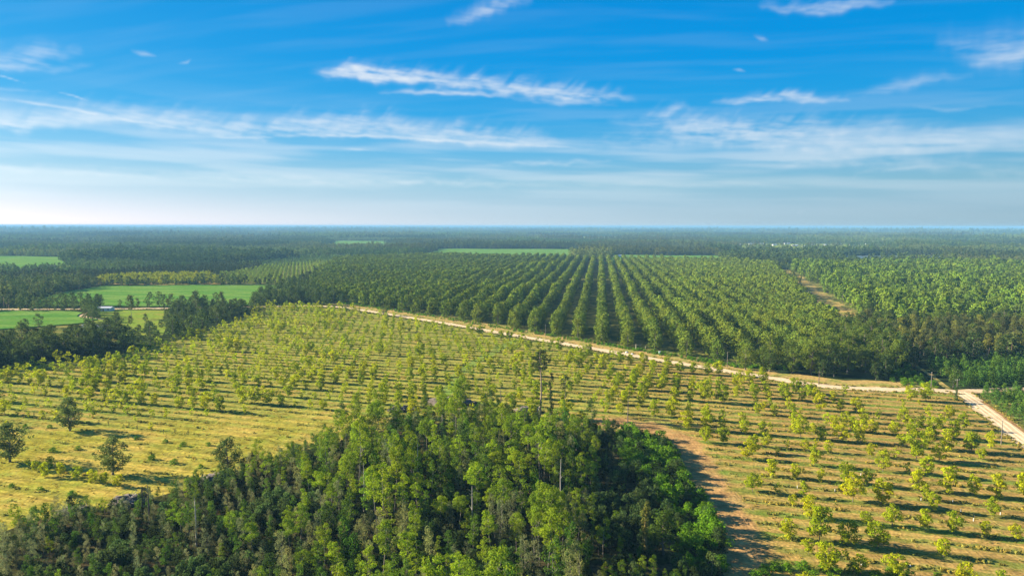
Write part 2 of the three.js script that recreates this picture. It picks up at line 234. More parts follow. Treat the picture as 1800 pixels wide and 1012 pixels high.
const reliefTile = (() => { const N = 512, d = new Uint8Array(N * N * 4), r = mulberry(5); for (let j = 0; j < N; j++) for (let i = 0; i < N; i++) { const a = (i / N) * 2 * Math.PI, b = (j / N) * 2 * Math.PI, q = 5; const h = 0.5 + 0.32 * n3(Math.cos(a) * q + 3, Math.sin(a) * q, Math.cos(b) * q + Math.sin(b) * 3.1) + 0.25 * (r() - 0.5); const v = Math.round(255 * clamp(h)); d.set([v, v, v, 255], (j * N + i) * 4); } const t = new THREE.DataTexture(d, N, N); t.wrapS = t.wrapT = THREE.RepeatWrapping; t.magFilter = THREE.LinearFilter; t.repeat.set(1 / 34, 1 / 34); t.needsUpdate = true; return t; })();

// woodland floor that reaches the horizon: rings, so that faces near the camera stay small
{
  const rings = [0, 60, 120, 200, 320, 500, 800, 1200, 1800, 2700, 4000, 6000, 9000, 12000, 15000], S = 96, pos = [0, 0, 0], uv = [0, 0], idx = [];
  for (let r = 1; r < rings.length; r++) for (let s = 0; s < S; s++) { const a = (s / S) * 2 * Math.PI, x = Math.cos(a) * rings[r], z = Math.sin(a) * rings[r]; pos.push(x, 0, z); uv.push(x, -z); }
  for (let s = 0; s < S; s++) idx.push(0, 1 + ((s + 1) % S), 1 + s);
  for (let r = 1; r < rings.length - 1; r++) for (let s = 0; s < S; s++) { const a = 1 + (r - 1) * S + s, b = 1 + (r - 1) * S + ((s + 1) % S); idx.push(a, b, a + S, b, b + S, a + S); }
  const g = new THREE.BufferGeometry(); g.setAttribute('position', new THREE.Float32BufferAttribute(pos, 3)); g.setAttribute('uv', new THREE.Float32BufferAttribute(uv, 2)); g.setIndex(idx); g.computeVertexNormals();
  const t = tile(1024, 1700, (u, v) => times(mix3([0.030, 0.050, 0.014], [0.055, 0.070, 0.022], smooth(-0.3, 0.4, fbm(u * 0.004, v * 0.004, 5))), grain(u, v, 0.35, 0.06)));
  structure('woodland_ground', g, soil(t));
}
const ROW = 16 * D2R, RC = Math.cos(ROW), RS = Math.sin(ROW), PITCH_ROW = 13.2, ROW0 = 1.1;
const rowV = (x, z) => x * RS - z * RC, rowU = (x, z) => x * RC + z * RS, fromUV = (u, v) => [u * RC + v * RS, u * RS - v * RC];
const SWALE = [[-28.9, -262.3], [-27.3, -288.5], [-24.2, -325.6], [-15.1, -360.1], [1.8, -415.0]];
// how far the young orchard has turned to dry brown mown ground (right half) instead of yellow-green turf (left)
const brownness = (x, z) => smooth(-30, 110, x + 0.25 * (z + 260) + 60 * fbm(x * 0.008, z * 0.008, 3));
const grassy = (x, z) => smooth(20, -40, x + 70 + 0.1 * z + 25 * fbm(x * 0.02, z * 0.02, 3)) * smooth(-248, -222, z + 0.22 * (x + 150));   // lush sward at the lower left
{
  const N = 2048, x0 = -340, x1 = 270, z0 = -620, z1 = -80, d = new Uint8Array(N * N * 4), r = mulberry(77);
  for (let j = 0; j < N; j++) for (let i = 0; i < N; i++) {
    const x = lerp(x0, x1, i / (N - 1)), z = lerp(z1, z0, j / (N - 1)), v = rowV(x, z), u = rowU(x, z), wob = 0.5 * fbm(u * 0.03, v * 0.05, 2);
    const f = (((v - ROW0) / PITCH_ROW + wob * 0.12) % 1 + 1) % 1, ds = Math.min(f, 1 - f) * PITCH_ROW, dm = Math.abs(f - 0.5) * PITCH_ROW;
    const b = brownness(x, z), gr = grassy(x, z), n = fbm(x * 0.03, z * 0.03, 4), fine = fbm(u * 0.22, v * 0.8, 4);
    let c = mix3([0.325, 0.285, 0.058], [0.375, 0.242, 0.072], b);
    c = mix3(c, [0.37, 0.225, 0.064], smooth(0.05, 0.5, n) * 0.6);                        // drier patches
    c = mix3(c, [0.30, 0.325, 0.045], smooth(0.1, 0.5, fbm(x * 0.05 + 40, z * 0.05, 4)) * 0.7 * (1 - b));   // greener patches
    c = mix3(c, mix3([0.37, 0.315, 0.040], [0.44, 0.315, 0.062], smooth(-0.3, 0.3, n)), gr * 0.8);
    const sw = smooth(3.1, 0.9, ds + 1.8 * fine) * (0.9 - 0.45 * gr), mw = smooth(2.3, 0.6, dm + 1.7 * fine) * 0.8 * (1 - 0.6 * gr);
    c = mix3(c, [0.15, 0.20, 0.030], clamp(sw * (0.95 + 0.6 * n)));
    c = mix3(c, [0.20, 0.225, 0.042], mw);
    c = times(c, 1 + 0.11 * Math.sin(v * 2.9 + 2 * wob) * smooth(1.5, 3.5, Math.min(ds, dm) + 1) + 0.10 * Math.sin(v * 1.31 + u * 0.004 + 4 * wob));   // mower swaths and wheel lines
    const tr = distLine(x, z, TRACK), dirt = smooth(8.5, 4.5, tr + 3 * fbm(x * 0.09, z * 0.09, 3));
    c = mix3(c, times([0.42, 0.245, 0.092], 1 + 0.35 * fbm(x * 0.15, z * 0.15, 4)), dirt);
    c = mix3(c, [0.17, 0.25, 0.045], smooth(4.2, 1.8, distLine(x, z, SWALE) + 2 * fine) * 0.8);
    const blot = fbm(x * 0.11 + 7, z * 0.11, 4), k = (1 + 0.42 * fine + 0.22 * n + 0.35 * blot) * (0.76 + 0.48 * r());
    c = mix3(c, [c[0] * 0.72, c[1] * 0.86, c[2] * 0.8], smooth(0.12, 0.4, blot) * 0.7);
    d.set([enc(c[0] * k), enc(c[1] * k), enc(c[2] * k), 255], (j * N + i) * 4);
  }
  const t = new THREE.DataTexture(d, N, N); t.colorSpace = THREE.SRGBColorSpace; t.magFilter = THREE.LinearFilter; t.wrapS = t.wrapT = THREE.MirroredRepeatWrapping; t.needsUpdate = true;
  t.repeat.set(1 / (x1 - x0), 1 / (z1 - z0)); t.offset.set(-x0 / (x1 - x0), z1 / (z1 - z0));
  structure('orchard_field', polyGeo(FIELD.p, 0.012), soil(t, { bumpMap: reliefTile, bumpScale: 0.10 }));
}
{
  const dry = tile(512, 120, (u, v) => times(mix3([0.44, 0.30, 0.10], [0.27, 0.26, 0.06], smooth(-0.15, 0.4, fbm(u * 0.06, v * 0.06, 4))), grain(u, v, 0.3, 0.5)));
  structure('road_verge', polyGeo(VERGE.p, 0.012), soil(dry));
  structure('mown_lane', ribbon(LANE, 21, 0.014, 8), soil(dry));
  const turf = tile(512, 150, (u, v) => times(mix3([0.22, 0.20, 0.05], [0.10, 0.125, 0.028], smooth(-0.25, 0.25, fbm(u * 0.05, v * 0.05, 4))), grain(u, v, 0.35, 0.4)));
  structure('orchard_floor', polyGeo(OLD_ORCHARD.p, 0.006), soil(turf));
  structure('orchard_floor', polyGeo(FAR_ORCHARD.p, 0.006), soil(turf));
  structure('orchard_floor', polyGeo(ORCHARD3.p, 0.05), soil(turf));
  structure('orchard_floor', polyGeo(YOUNG2.p, 0.05), soil(dry));
  structure('belt_grass', polyGeo(BELT_BACK.p, 0.008), soil(turf));
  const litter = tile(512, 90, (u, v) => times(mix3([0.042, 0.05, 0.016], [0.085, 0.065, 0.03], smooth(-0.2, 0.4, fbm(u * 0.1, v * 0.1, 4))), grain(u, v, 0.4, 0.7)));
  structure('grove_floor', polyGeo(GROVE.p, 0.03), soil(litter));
  const sand = tile(512, 60, (u, v) => times(mix3([0.66, 0.49, 0.29], [0.54, 0.38, 0.21], smooth(-0.1, 0.45, fbm(u * 0.12, v * 0.12, 4))), grain(u, v, 0.18, 0.9)));
  structure('dirt_road', ribbon(ROAD, 8, 0.030, 2.6), soil(sand));
  structure('side_road', ribbon(SIDE_ROAD, 8.2, 0.034, 2.2), soil(sand));
  structure('stub_road', ribbon(STUB_ROAD, 6.5, 0.026, 1.0), soil(sand));
  structure('woodland_track', ribbon(WOOD_TRACK, 2.4, 0.022, 1.2), soil(dry));
  const worn = tile(256, 30, (u, v) => times([0.80, 0.63, 0.40], grain(u, v, 0.2, 0.8))), along = (l, o) => l.map(([x, z], i) => { const p = l[Math.max(0, i - 1)], q = l[Math.min(l.length - 1, i + 1)], L = Math.hypot(q[0] - p[0], q[1] - p[1]); return [x - ((q[1] - p[1]) / L) * o, z + ((q[0] - p[0]) / L) * o]; });
  for (const o of [-1.7, 0.2, 1.9]) { structure('wheel_track', ribbon(along(ROAD, o), 0.75, 0.040, 0.5), soil(worn)); structure('wheel_track', ribbon(along(SIDE_ROAD, o), 0.8, 0.046, 0.5), soil(worn)); }
  structure('pine_floor', polyGeo(PINE_BLOCK2.p, 0.018), soil(turf));
  const kerbSoil = tile(256, 40, (u, v) => times([0.30, 0.17, 0.07], grain(u, v, 0.35, 0.6)));
  structure('road_bank', ribbon([[189.9, -269.9], [183.4, -249.9], [175.6, -227.3], [167.3, -203.1]], 1.6, 0.040, 0.5), soil(kerbSoil));
  const soy = tile(1024, 260, (u, v) => times(mix3([0.095, 0.225, 0.030], [0.165, 0.275, 0.048], smooth(-0.3, 0.4, fbm(u * 0.012, v * 0.03, 4))), (1 - 0.22 * smooth(0.86, 1, Math.cos(v * 0.2618))) * (1 + 0.16 * Math.sin(v * 2.2 + fbm(u * 0.02, v * 0.02, 2))) * grain(u, v, 0.22, 0.25)));
  for (const f of [SOY1, SOY2, SOY3, FIELD4, FIELD5, FIELD6]) structure('crop_field', polyGeo(f.p, 0, 0.65), soil(soy));
  const lawn = tile(512, 120, (u, v) => times(mix3([0.19, 0.27, 0.03], [0.24, 0.26, 0.04], smooth(-0.2, 0.4, fbm(u * 0.04, v * 0.04, 4))), grain(u, v, 0.2, 0.3)));
  structure('lawn', polyGeo(YARD.p, 0.010), soil(lawn));
  structure('meadow', polyGeo(MEADOW1.p, 0, 0.3), soil(lawn));
  structure('meadow', polyGeo(VILLAGE.p, 0, 0.4), soil(lawn));
  structure('meadow', polyGeo(FIELD7.p, 0, 0.6), soil(lawn));
  structure('driveway', ribbon([[-336.6, -565.0], [-343.8, -553.4], [-339.9, -535.4], [-328.5, -518.7], [-314.4, -509.2], [-304.1, -506.2]], 5, 0.016, 0.6), soil(sand));
  structure('pond', polyGeo(POND.p, 0.25), new THREE.MeshStandardMaterial({ color: new THREE.Color().setRGB(0.13, 0.17, 0.15), roughness: 0.4 }));
}

// ------------------------------------------------------------------ plant geometry
class Soup {
  constructor() { this.p = []; this.n = []; this.c = []; this.i = []; }
  tube(pts, radii, col, sides, r) {               // a tapered, bent stem
    const q = pts.map((a) => new THREE.Vector3(...a)), b = this.p.length / 3, up = new THREE.Vector3(), s = new THREE.Vector3(), t = new THREE.Vector3();
    for (let k = 0; k < q.length; k++) {
      t.subVectors(q[Math.min(k + 1, q.length - 1)], q[Math.max(k - 1, 0)]).normalize();
      s.set(1, 0, 0.3).cross(t).normalize(); up.crossVectors(t, s);
      for (let a = 0; a < sides; a++) {
        const ang = (a / sides) * 2 * Math.PI, x = Math.cos(ang), y = Math.sin(ang), nx = s.x * x + up.x * y, ny = s.y * x + up.y * y, nz = s.z * x + up.z * y, g = 0.8 + 0.4 * r();
        this.p.push(q[k].x + nx * radii[k], q[k].y + ny * radii[k], q[k].z + nz * radii[k]); this.n.push(nx, ny, nz); this.c.push(col[0] * g, col[1] * g, col[2] * g);
        if (k) { const c0 = b + (k - 1) * sides + a, c1 = b + (k - 1) * sides + ((a + 1) % sides); this.i.push(c0, c1, c0 + sides, c1, c1 + sides, c0 + sides); }
      }
    }
  }
  leaf(x, y, z, nx, ny, nz, s, asp, col, r) {     // a small folded spray of leaves
    let l = Math.hypot(nx, ny, nz) || 1; nx /= l; ny /= l; nz /= l;
    let tx = r() - 0.5, ty = (r() - 0.5) * 0.7, tz = r() - 0.5, d = tx * nx + ty * ny + tz * nz; tx -= d * nx; ty -= d * ny; tz -= d * nz; l = Math.hypot(tx, ty, tz) || 1; tx /= l; ty /= l; tz /= l;
    const bx = ny * tz - nz * ty, by = nz * tx - nx * tz, bz = nx * ty - ny * tx, b = this.p.length / 3, a = s * 0.5, w = a * asp, f = s * 0.16;
    this.p.push(x + tx * a, y + ty * a, z + tz * a, x + bx * w - nx * f, y + by * w - ny * f, z + bz * w - nz * f, x - tx * a, y - ty * a, z - tz * a, x - bx * w - nx * f, y - by * w - ny * f, z - bz * w - nz * f);
    for (let k = 0; k < 4; k++) { this.n.push(nx, ny, nz); this.c.push(...col); }
    this.i.push(b, b + 1, b + 2, b, b + 2, b + 3);
  }
  geo() { const g = new THREE.BufferGeometry(); g.setAttribute('position', new THREE.Float32BufferAttribute(this.p, 3)); g.setAttribute('normal', new THREE.Float32BufferAttribute(this.n, 3)); g.setAttribute('color', new THREE.Float32BufferAttribute(this.c, 3)); g.setIndex(this.i); return g; }
}
const tone = (c, k, r) => { const g = 1 + k * (r() * 2 - 1), h = 1 + 0.35 * k * (r() * 2 - 1); return [c[0] * g * h, c[1] * g, c[2] * g / h]; };
const PROFILES = {
  oval: (t) => Math.pow(Math.sin(Math.PI * (0.12 + 0.83 * t)), 0.75),
  vase: (t) => (t < 0.62 ? 0.42 + 0.58 * Math.pow(t / 0.62, 0.9) : Math.sqrt(Math.max(0, 1 - Math.pow((t - 0.62) / 0.42, 2)))),
  dome: (t) => Math.sqrt(Math.max(0.02, 1 - t * t * 0.96)),
  cone: (t) => 1.02 - 0.93 * t,
  hedge: (t) => (t < 0.2 ? 0.72 + 1.4 * t : Math.pow(Math.max(0.02, 1 - Math.pow((t - 0.2) / 0.82, 3.2)), 0.6)),
  column: (t) => 0.75 + 0.25 * Math.sin(t * 9) - 0.5 * smooth(0.8, 1, t),
  flat: (t) => (t < 0.35 ? 0.5 + 1.4 * t : Math.sqrt(Math.max(0.03, 1 - Math.pow((t - 0.35) / 0.67, 2)))),
};
// o: H height, base share of bare trunk, rx crown radius, shape, clumps, cr clump radii, leaves per clump, size, col, bark
function plant(o) {
  const r = mulberry(o.seed), wood = new Soup(), crown = new Soup(), { H } = o, stems = o.stems ?? 1, tr = o.trunk ?? H * 0.014;
  const lean = [rnd(-1, 1, r) * (o.lean ?? 0.04) * H, rnd(-1, 1, r) * (o.lean ?? 0.04) * H];
  const axis = (h) => [lean[0] * (h / H) * (h / H) + 0.012 * H * Math.sin(h / H * 7 + o.seed), h, lean[1] * (h / H) * (h / H) + 0.012 * H * Math.cos(h / H * 6 + o.seed)];
  const prof = PROFILES[o.shape], top = o.leader ?? 0.86, bark = o.bark ?? [0.13, 0.11, 0.085], sides = o.sides ?? 6;
  for (let s = 0; s < stems; s++) {
    const ox = stems > 1 ? rnd(-1, 1, r) * o.rx * 0.55 : 0, oz = stems > 1 ? rnd(-1, 1, r) * o.rx * 0.55 : 0, pts = [], rad = [], n = o.segs ?? 5;
    for (let k = 0; k <= n; k++) { const h = (k / n) * H * top * (s ? rnd(0.7, 0.95, r) : 1), a = axis(h); pts.push([a[0] + ox * (k / n) * 1.1, h, a[2] + oz * (k / n) * 1.1]); rad.push(Math.max(0.012, tr * (1 - 0.85 * (k / n)) * (k ? 1 : 1.35) / Math.sqrt(stems))); }
    wood.tube(pts, rad, bark, sides, r);
  }
  const blobs = [];
  for (let k = 0; k < o.clumps; k++) {
    const t = clamp((k + r()) / o.clumps), a = r() * 2 * Math.PI + k * 2.4, R0 = o.rx * prof(t), rr = R0 * Math.sqrt(lerp(o.fill ?? 0.12, 1, r())) * rnd(0.72, 1.06, r), h = H * (o.base + (1 - o.base) * t * 0.97), q = axis(h);
    const cr = rnd(o.cr[0], o.cr[1], r) * (0.75 + 0.25 * prof(t));
    blobs.push([q[0] + Math.cos(a) * rr, h - cr * 0.2, q[2] + Math.sin(a) * rr, cr]);
    if (o.limbs && r() < o.limbs) {
      const h0 = Math.max(H * o.base * 0.7, h - rr * rnd(0.5, 1.1, r)), q0 = axis(h0), e = blobs[k], mid = [lerp(q0[0], e[0], 0.5), lerp(h0, e[1], 0.42), lerp(q0[2], e[2], 0.5)], lr = tr * 0.34 * (1.1 - t * 0.6);
      wood.tube([q0, mid, [e[0], e[1], e[2]]], [lr, lr * 0.7, lr * 0.25], bark, 4, r);
    }
  }
  const sq = o.squash ?? 0.72;
  for (const [x, y, z, cr] of blobs) {
    const tint = tone(o.col, o.vary ?? 0.22, r), n = Math.round(o.leaves * Math.pow(cr / ((o.cr[0] + o.cr[1]) / 2), 1.7));
    for (let k = 0; k < n; k++) {
      let ux = r() * 2 - 1, uy = r() * 2 - 1, uz = r() * 2 - 1, l = Math.hypot(ux, uy, uz); if (l > 1 || l < 0.05) { k--; continue; }
      const d = Math.pow(l, 0.45) / l, jag = 1 + 0.28 * (r() - 0.5); ux *= d * jag; uy *= d * jag; uz *= d * jag;
      const yy = Math.max(0.12, y + uy * cr * sq - (o.droop ?? 0) * (ux * ux + uz * uz) * cr);
      crown.leaf(x + ux * cr, yy, z + uz * cr, ux + rnd(-0.8, 0.8, r), uy + 0.45 + rnd(-0.8, 0.8, r), uz + rnd(-0.8, 0.8, r), o.size * rnd(0.65, 1.3, r), o.asp ?? 0.7, tone(tint, 0.18, r), r);
    }
  }
  return { wood: wood.geo(), crown: crown.geo(), o };
}
const leafMat = (r, g, b, through = 0.5) => new THREE.MeshPhysicalMaterial({ color: new THREE.Color().setRGB(r, g, b), vertexColors: true, roughness: 1, specularIntensity: 0.03, transmission: through, thickness: 0, side: THREE.DoubleSide });
const barkMat = new THREE.MeshStandardMaterial({ vertexColors: true, roughness: 0.95 });
const LEAF = [leafMat(1, 1, 1), leafMat(1.12, 1.02, 0.8), leafMat(0.84, 0.9, 0.95), leafMat(1.18, 1.12, 0.85), leafMat(0.72, 0.8, 0.8)];
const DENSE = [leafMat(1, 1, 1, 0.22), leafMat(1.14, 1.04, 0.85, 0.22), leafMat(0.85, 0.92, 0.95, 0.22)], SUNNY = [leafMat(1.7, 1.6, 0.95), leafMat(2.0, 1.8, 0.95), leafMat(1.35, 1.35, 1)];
const variants = (n, base, ch = () => ({})) => Array.from({ length: n }, (_, k) => plant({ ...base, seed: base.seed + k * 101, ...ch(k) }));
const whole = (p) => mergeGeometries([p.wood, p.crown]);
function standing(name, p, label, category, group, x, z, s, turn, mat, woodName = 'trunk', sy = 1) {
  const g = thing(name, label, category, x, z, turn, group);
  g.scale.set(s, s * sy, s);
  mesh(woodName, p.wood, barkMat, g); mesh('crown', p.crown, mat, g);
  return g;
}
const M4 = new THREE.Matrix4(), Q = new THREE.Quaternion(), V = new THREE.Vector3(), SC = new THREE.Vector3(), UPV = new THREE.Vector3(0, 1, 0), COL = new THREE.Color();
// many copies that nobody could count: spots [x, z, scale, tint rgb, y-scale]
function mass(name, label, protos, spots, mat, part = 'foliage', seed = 3) {
  const g = new THREE.Group(); g.name = numbered(name); scene.add(g); tag(g, label, null, null, 'stuff');
  const r = mulberry(seed), lists = protos.map(() => []);
  spots.forEach((s) => lists[Math.floor(r() * protos.length)].push(s));
  lists.forEach((l, k) => {
    if (!l.length) return;
    const im = lit(new THREE.InstancedMesh(protos[k], mat, l.length)); im.name = part; g.add(im);
    l.forEach(([x, z, s, t = [1, 1, 1], sy = 1], i) => { Q.setFromAxisAngle(UPV, r() * 6.283); im.setMatrixAt(i, M4.compose(V.set(x, 0, z), Q, SC.set(s, s * sy, s))); im.setColorAt(i, COL.setRGB(...t)); });
  });
  return g;
}
const tint = (r, k = 0.25) => { const g = 1 + k * (r() * 2 - 1), h = 1 + 0.4 * k * (r() * 2 - 1); return [g * h, g, g]; };
const seenAt = (x, z, y = 3) => { const Z = -z; return Z > 60 && Math.abs(x) / Z < 0.80 && (70 - y) / Z < 0.56; };

// ------------------------------------------------------------------ young orchard
const YELLOW = [0.39, 0.44, 0.010];
const youngP = variants(6, { seed: 11, H: 5.2, base: 0.2, rx: 1.75, shape: 'oval', clumps: 28, cr: [0.45, 0.85], leaves: 42, size: 0.37, col: YELLOW, limbs: 0.5, trunk: 0.07, lean: 0.06, vary: 0.25, bark: [0.16, 0.13, 0.1], fill: 0.1 }, (k) => ({ shape: k % 2 ? 'vase' : 'oval', rx: 1.65 + 0.16 * k, clumps: 22 + k * 2, base: 0.16 + 0.03 * (k % 3) }));
const youngFar = variants(4, { seed: 41, H: 5.2, base: 0.2, rx: 1.8, shape: 'oval', clumps: 12, cr: [0.65, 0.95], leaves: 15, size: 0.66, col: YELLOW, trunk: 0.07, sides: 4, segs: 2 }, (k) => ({ shape: k % 2 ? 'vase' : 'oval' }));
{
  const r = mulberry(501), spots = [];
  for (let k = 4; k < 44; k++) for (const half of [0, 0.5]) {
    const v = ROW0 + (k + half) * PITCH_ROW;
    for (let u = -420; u < 420; u += half ? 6.6 : 6.1) {
      const [x, z] = fromUV(u + rnd(-0.5, 0.5, r), v + rnd(-0.35, 0.35, r));
      if (!FIELD.has(x, z) || GROVE.has(x, z) || distLine(x, z, TRACK) < 9 || nearRoad(x, z, 12) || !seenAt(x, z)) { r(); continue; }
      if (distLine(x, z, GROVE.p) < 7) continue;
      const gr = grassy(x, z), b = brownness(x, z), nz = fbm(u * 0.02, v * 0.03, 3);
      let keep = half ? lerp(0.46, 0.20, b) : lerp(0.88, 0.72, b), size = half ? rnd(0.3, 0.74, r) : rnd(0.58, 1.15, r);
      keep *= 1 - 0.93 * smooth(0.2, 0.6, gr);
      size *= (1 + 0.7 * nz) * (r() < 0.12 ? 1.25 : 1) * lerp(1, 1.2, b) * (1 - 0.35 * smooth(0.05, 0.4, gr));
      if (r() < keep && size > 0.25) spots.push({ x, z, k: k + half, u, size: Math.min(size, 1.45), d: Math.hypot(x, z) });
    }
  }
  spots.sort((a, b) => b.size / b.d - a.size / a.d);
  const near = spots.slice(0, 300), far = spots.slice(300), rows = [...new Set(near.map((s) => s.k))].sort((a, b) => a - b);
  for (const k of rows) {
    const row = near.filter((s) => s.k === k).sort((a, b) => b.u - a.u);
    row.forEach((s, i) => {
      const p = youngP[Math.floor(r() * youngP.length)], dark = r() < 0.14, sy = rnd(0.85, 1.2, r);
      standing('young_orchard_tree', p, `${dark ? 'dark green' : 'yellow-green'} young tree, ${ordinal(i + 1)} from the right in the ${ordinal(rows.indexOf(k) + 1)} orchard row up`, 'tree', 'young trees planted in rows on the mown field', s.x, s.z, s.size, r() * 6.28, dark ? LEAF[4] : LEAF[Math.floor(r() * 4)], 'trunk', sy);
    });
  }
  mass('distant_young_orchard', 'far rows of small yellow-green orchard trees across the field', youngFar.map(whole), far.map((s) => [s.x, s.z, s.size * 1.05, r() < 0.12 ? [0.5, 0.62, 0.7] : tint(r, 0.22), rnd(0.9, 1.2, r)]), LEAF[0], 'orchard_tree');
  // weeds left standing along the rows
  const tuft = [1, 2, 3].map((k) => { const q = mulberry(k * 31), s = new Soup(); for (let i = 0; i < 16; i++) { const a = q() * 6.28, d = Math.sqrt(q()) * 0.55, h = rnd(0.2, 0.55, q); s.leaf(Math.cos(a) * d, h * 0.5, Math.sin(a) * d, Math.cos(a), 0.25, Math.sin(a), h * 1.1, 0.5, tone([0.30, 0.29, 0.06], 0.3, q), q); } return s.geo(); });
  const weeds = [];
  for (let k = 4; k < 30; k++) for (const half of [0, 0.5]) {
    const v = ROW0 + (k + half) * PITCH_ROW;
    for (let u = -330; u < 330; u += 0.62) {
      const [x, z] = fromUV(u + rnd(-0.3, 0.3, r), v + rnd(-0.9, 0.9, r) * (half ? 0.7 : 1));
      if (!FIELD.has(x, z) || !seenAt(x, z, 0) || -z > 380 || GROVE.has(x, z) || distLine(x, z, TRACK) < 7) continue;
      const m = smooth(-0.25, 0.3, fbm(u * 0.05 + 50, k + half, 3)) * (1 - 0.75 * grassy(x, z));
      if (r() < m * (half ? 0.75 : 0.9)) weeds.push([x, z, rnd(0.6, 1.5, r) * (half ? 1.15 : 1), r() < 0.3 ? [1.4, 1.15, 1] : tint(r, 0.3)]);
    }
  }
  for (let i = 0; i < 16000; i++) { const x = rnd(-300, 230, r), z = rnd(-420, -110, r); if (FIELD.has(x, z) && !GROVE.has(x, z) && seenAt(x, z, 0) && distLine(x, z, TRACK) > 6 && !nearRoad(x, z, 6)) weeds.push([x, z, rnd(0.3, 0.75, r), r() < 0.6 ? [1.35, 1.12, 1] : tint(r, 0.3)]); }
  for (const line of [ROAD, SIDE_ROAD]) for (let i = 1; i < line.length; i++) { const [x0, z0] = line[i - 1], [x1, z1] = line[i], L = Math.hypot(x1 - x0, z1 - z0), nx = -(z1 - z0) / L, nz = (x1 - x0) / L; if (-z0 > 650) continue; for (let k = 0; k < L * 2.2; k++) { const t = r(), s = (r() < 0.5 ? -1 : 1) * (3.6 + Math.abs(rnd(-1.6, 1.6, r) + rnd(-1.2, 1.2, r))); weeds.push([lerp(x0, x1, t) + nx * s, lerp(z0, z1, t) + nz * s, rnd(0.5, 1.5, r), r() < 0.4 ? [1.3, 1.1, 1] : tint(r, 0.35)]); } }
  mass('row_weeds', 'uneven weeds and rank grass left along the orchard rows', tuft, weeds, LEAF[0], 'weed_tufts');
}

// ------------------------------------------------------------------ mature orchard in hedge-like rows
const OLIVE = [0.172, 0.232, 0.026];
const oldP = variants(4, { seed: 211, H: 13, base: 0.06, rx: 3.8, shape: 'hedge', clumps: 44, cr: [1.1, 1.75], leaves: 25, size: 0.78, col: OLIVE, limbs: 0.25, trunk: 0.24, vary: 0.2, fill: 0.25, bark: [0.14, 0.12, 0.1] }, (k) => ({ rx: 3.65 + 0.12 * k }));
const oldFar = variants(4, { seed: 251, H: 13, base: 0.06, rx: 3.8, shape: 'hedge', clumps: 26, cr: [1.15, 1.7], leaves: 19, size: 1.2, col: OLIVE, trunk: 0.24, sides: 4, segs: 2, fill: 0.3 });
{
  const r = mulberry(611), A = 7.36 * D2R, c = Math.cos(A), s = Math.sin(A), spots = [];
  for (let k = -60; k < 75; k++) for (let w = 250; w < 1750; w += 5.6) {
    const u = k * 14.9 + 2 + rnd(-0.5, 0.5, r), x = u * c + w * s, z = u * s - w * c, drop = r(), size = rnd(0.9, 1.08, r);
    const a = OLD_ORCHARD.has(x, z), b = !a && FAR_ORCHARD.has(x, z);
    if (!(a || b) || nearRoad(x, z, b ? 13 : 17) || Math.abs(((w - 905) % 2000)) < 7 || drop < (b ? 0.42 : 0.04 + 0.1 * smooth(0.1, 0.5, fbm(x * 0.012, z * 0.012, 3))) || OAK_WOOD.has(x, z)) continue;
    const j = b ? 2.6 : 0.5, n = fbm(x * 0.006, z * 0.006, 3);
    spots.push({ x: x + rnd(-j, j, r), z: z + rnd(-j, j, r), k, w, b, size: size * (b ? rnd(0.95, 1.4, r) : 1) * (1 + 0.3 * n) * (!a || x / -z > -0.12 ? 1 : 0.94), d: Math.hypot(x, z), n });
  }
  const own = spots.filter((q) => !q.b && Math.abs(q.x) / -q.z < 0.72).sort((a, b) => a.d - b.d).slice(0, 300), set = new Set(own);
  const rows = [...new Set(own.map((q) => q.k))].sort((a, b) => b - a);
  for (const k of rows) own.filter((q) => q.k === k).sort((a, b) => a.w - b.w).forEach((q, i) => {
    const p = oldP[Math.floor(r() * 4)];
    standing('mature_orchard_tree', p, `olive-green tree, ${ordinal(i + 1)} back from the road in the ${ordinal(rows.indexOf(k) + 1)} hedge-like row from the oaks`, 'tree', 'mature trees in hedge-like orchard rows', q.x, q.z, q.size, r() * 6.28, DENSE[Math.floor(r() * 3)], 'trunk', rnd(0.94, 1.1, r));
  });
  mass('distant_mature_orchard', 'dense far rows of mature olive-green orchard trees', oldFar.map(whole), spots.filter((q) => !set.has(q)).map((q) => { const t = tint(r, 0.2), y = q.b ? 0.98 + 0.35 * q.n : 1 + 0.25 * q.n; return [q.x, q.z, q.size, [t[0] * y * (q.b ? 0.9 : 1), t[1] * y, t[2] * 0.9], rnd(0.9, 1.1, r)]; }), DENSE[0], 'orchard_tree');
}

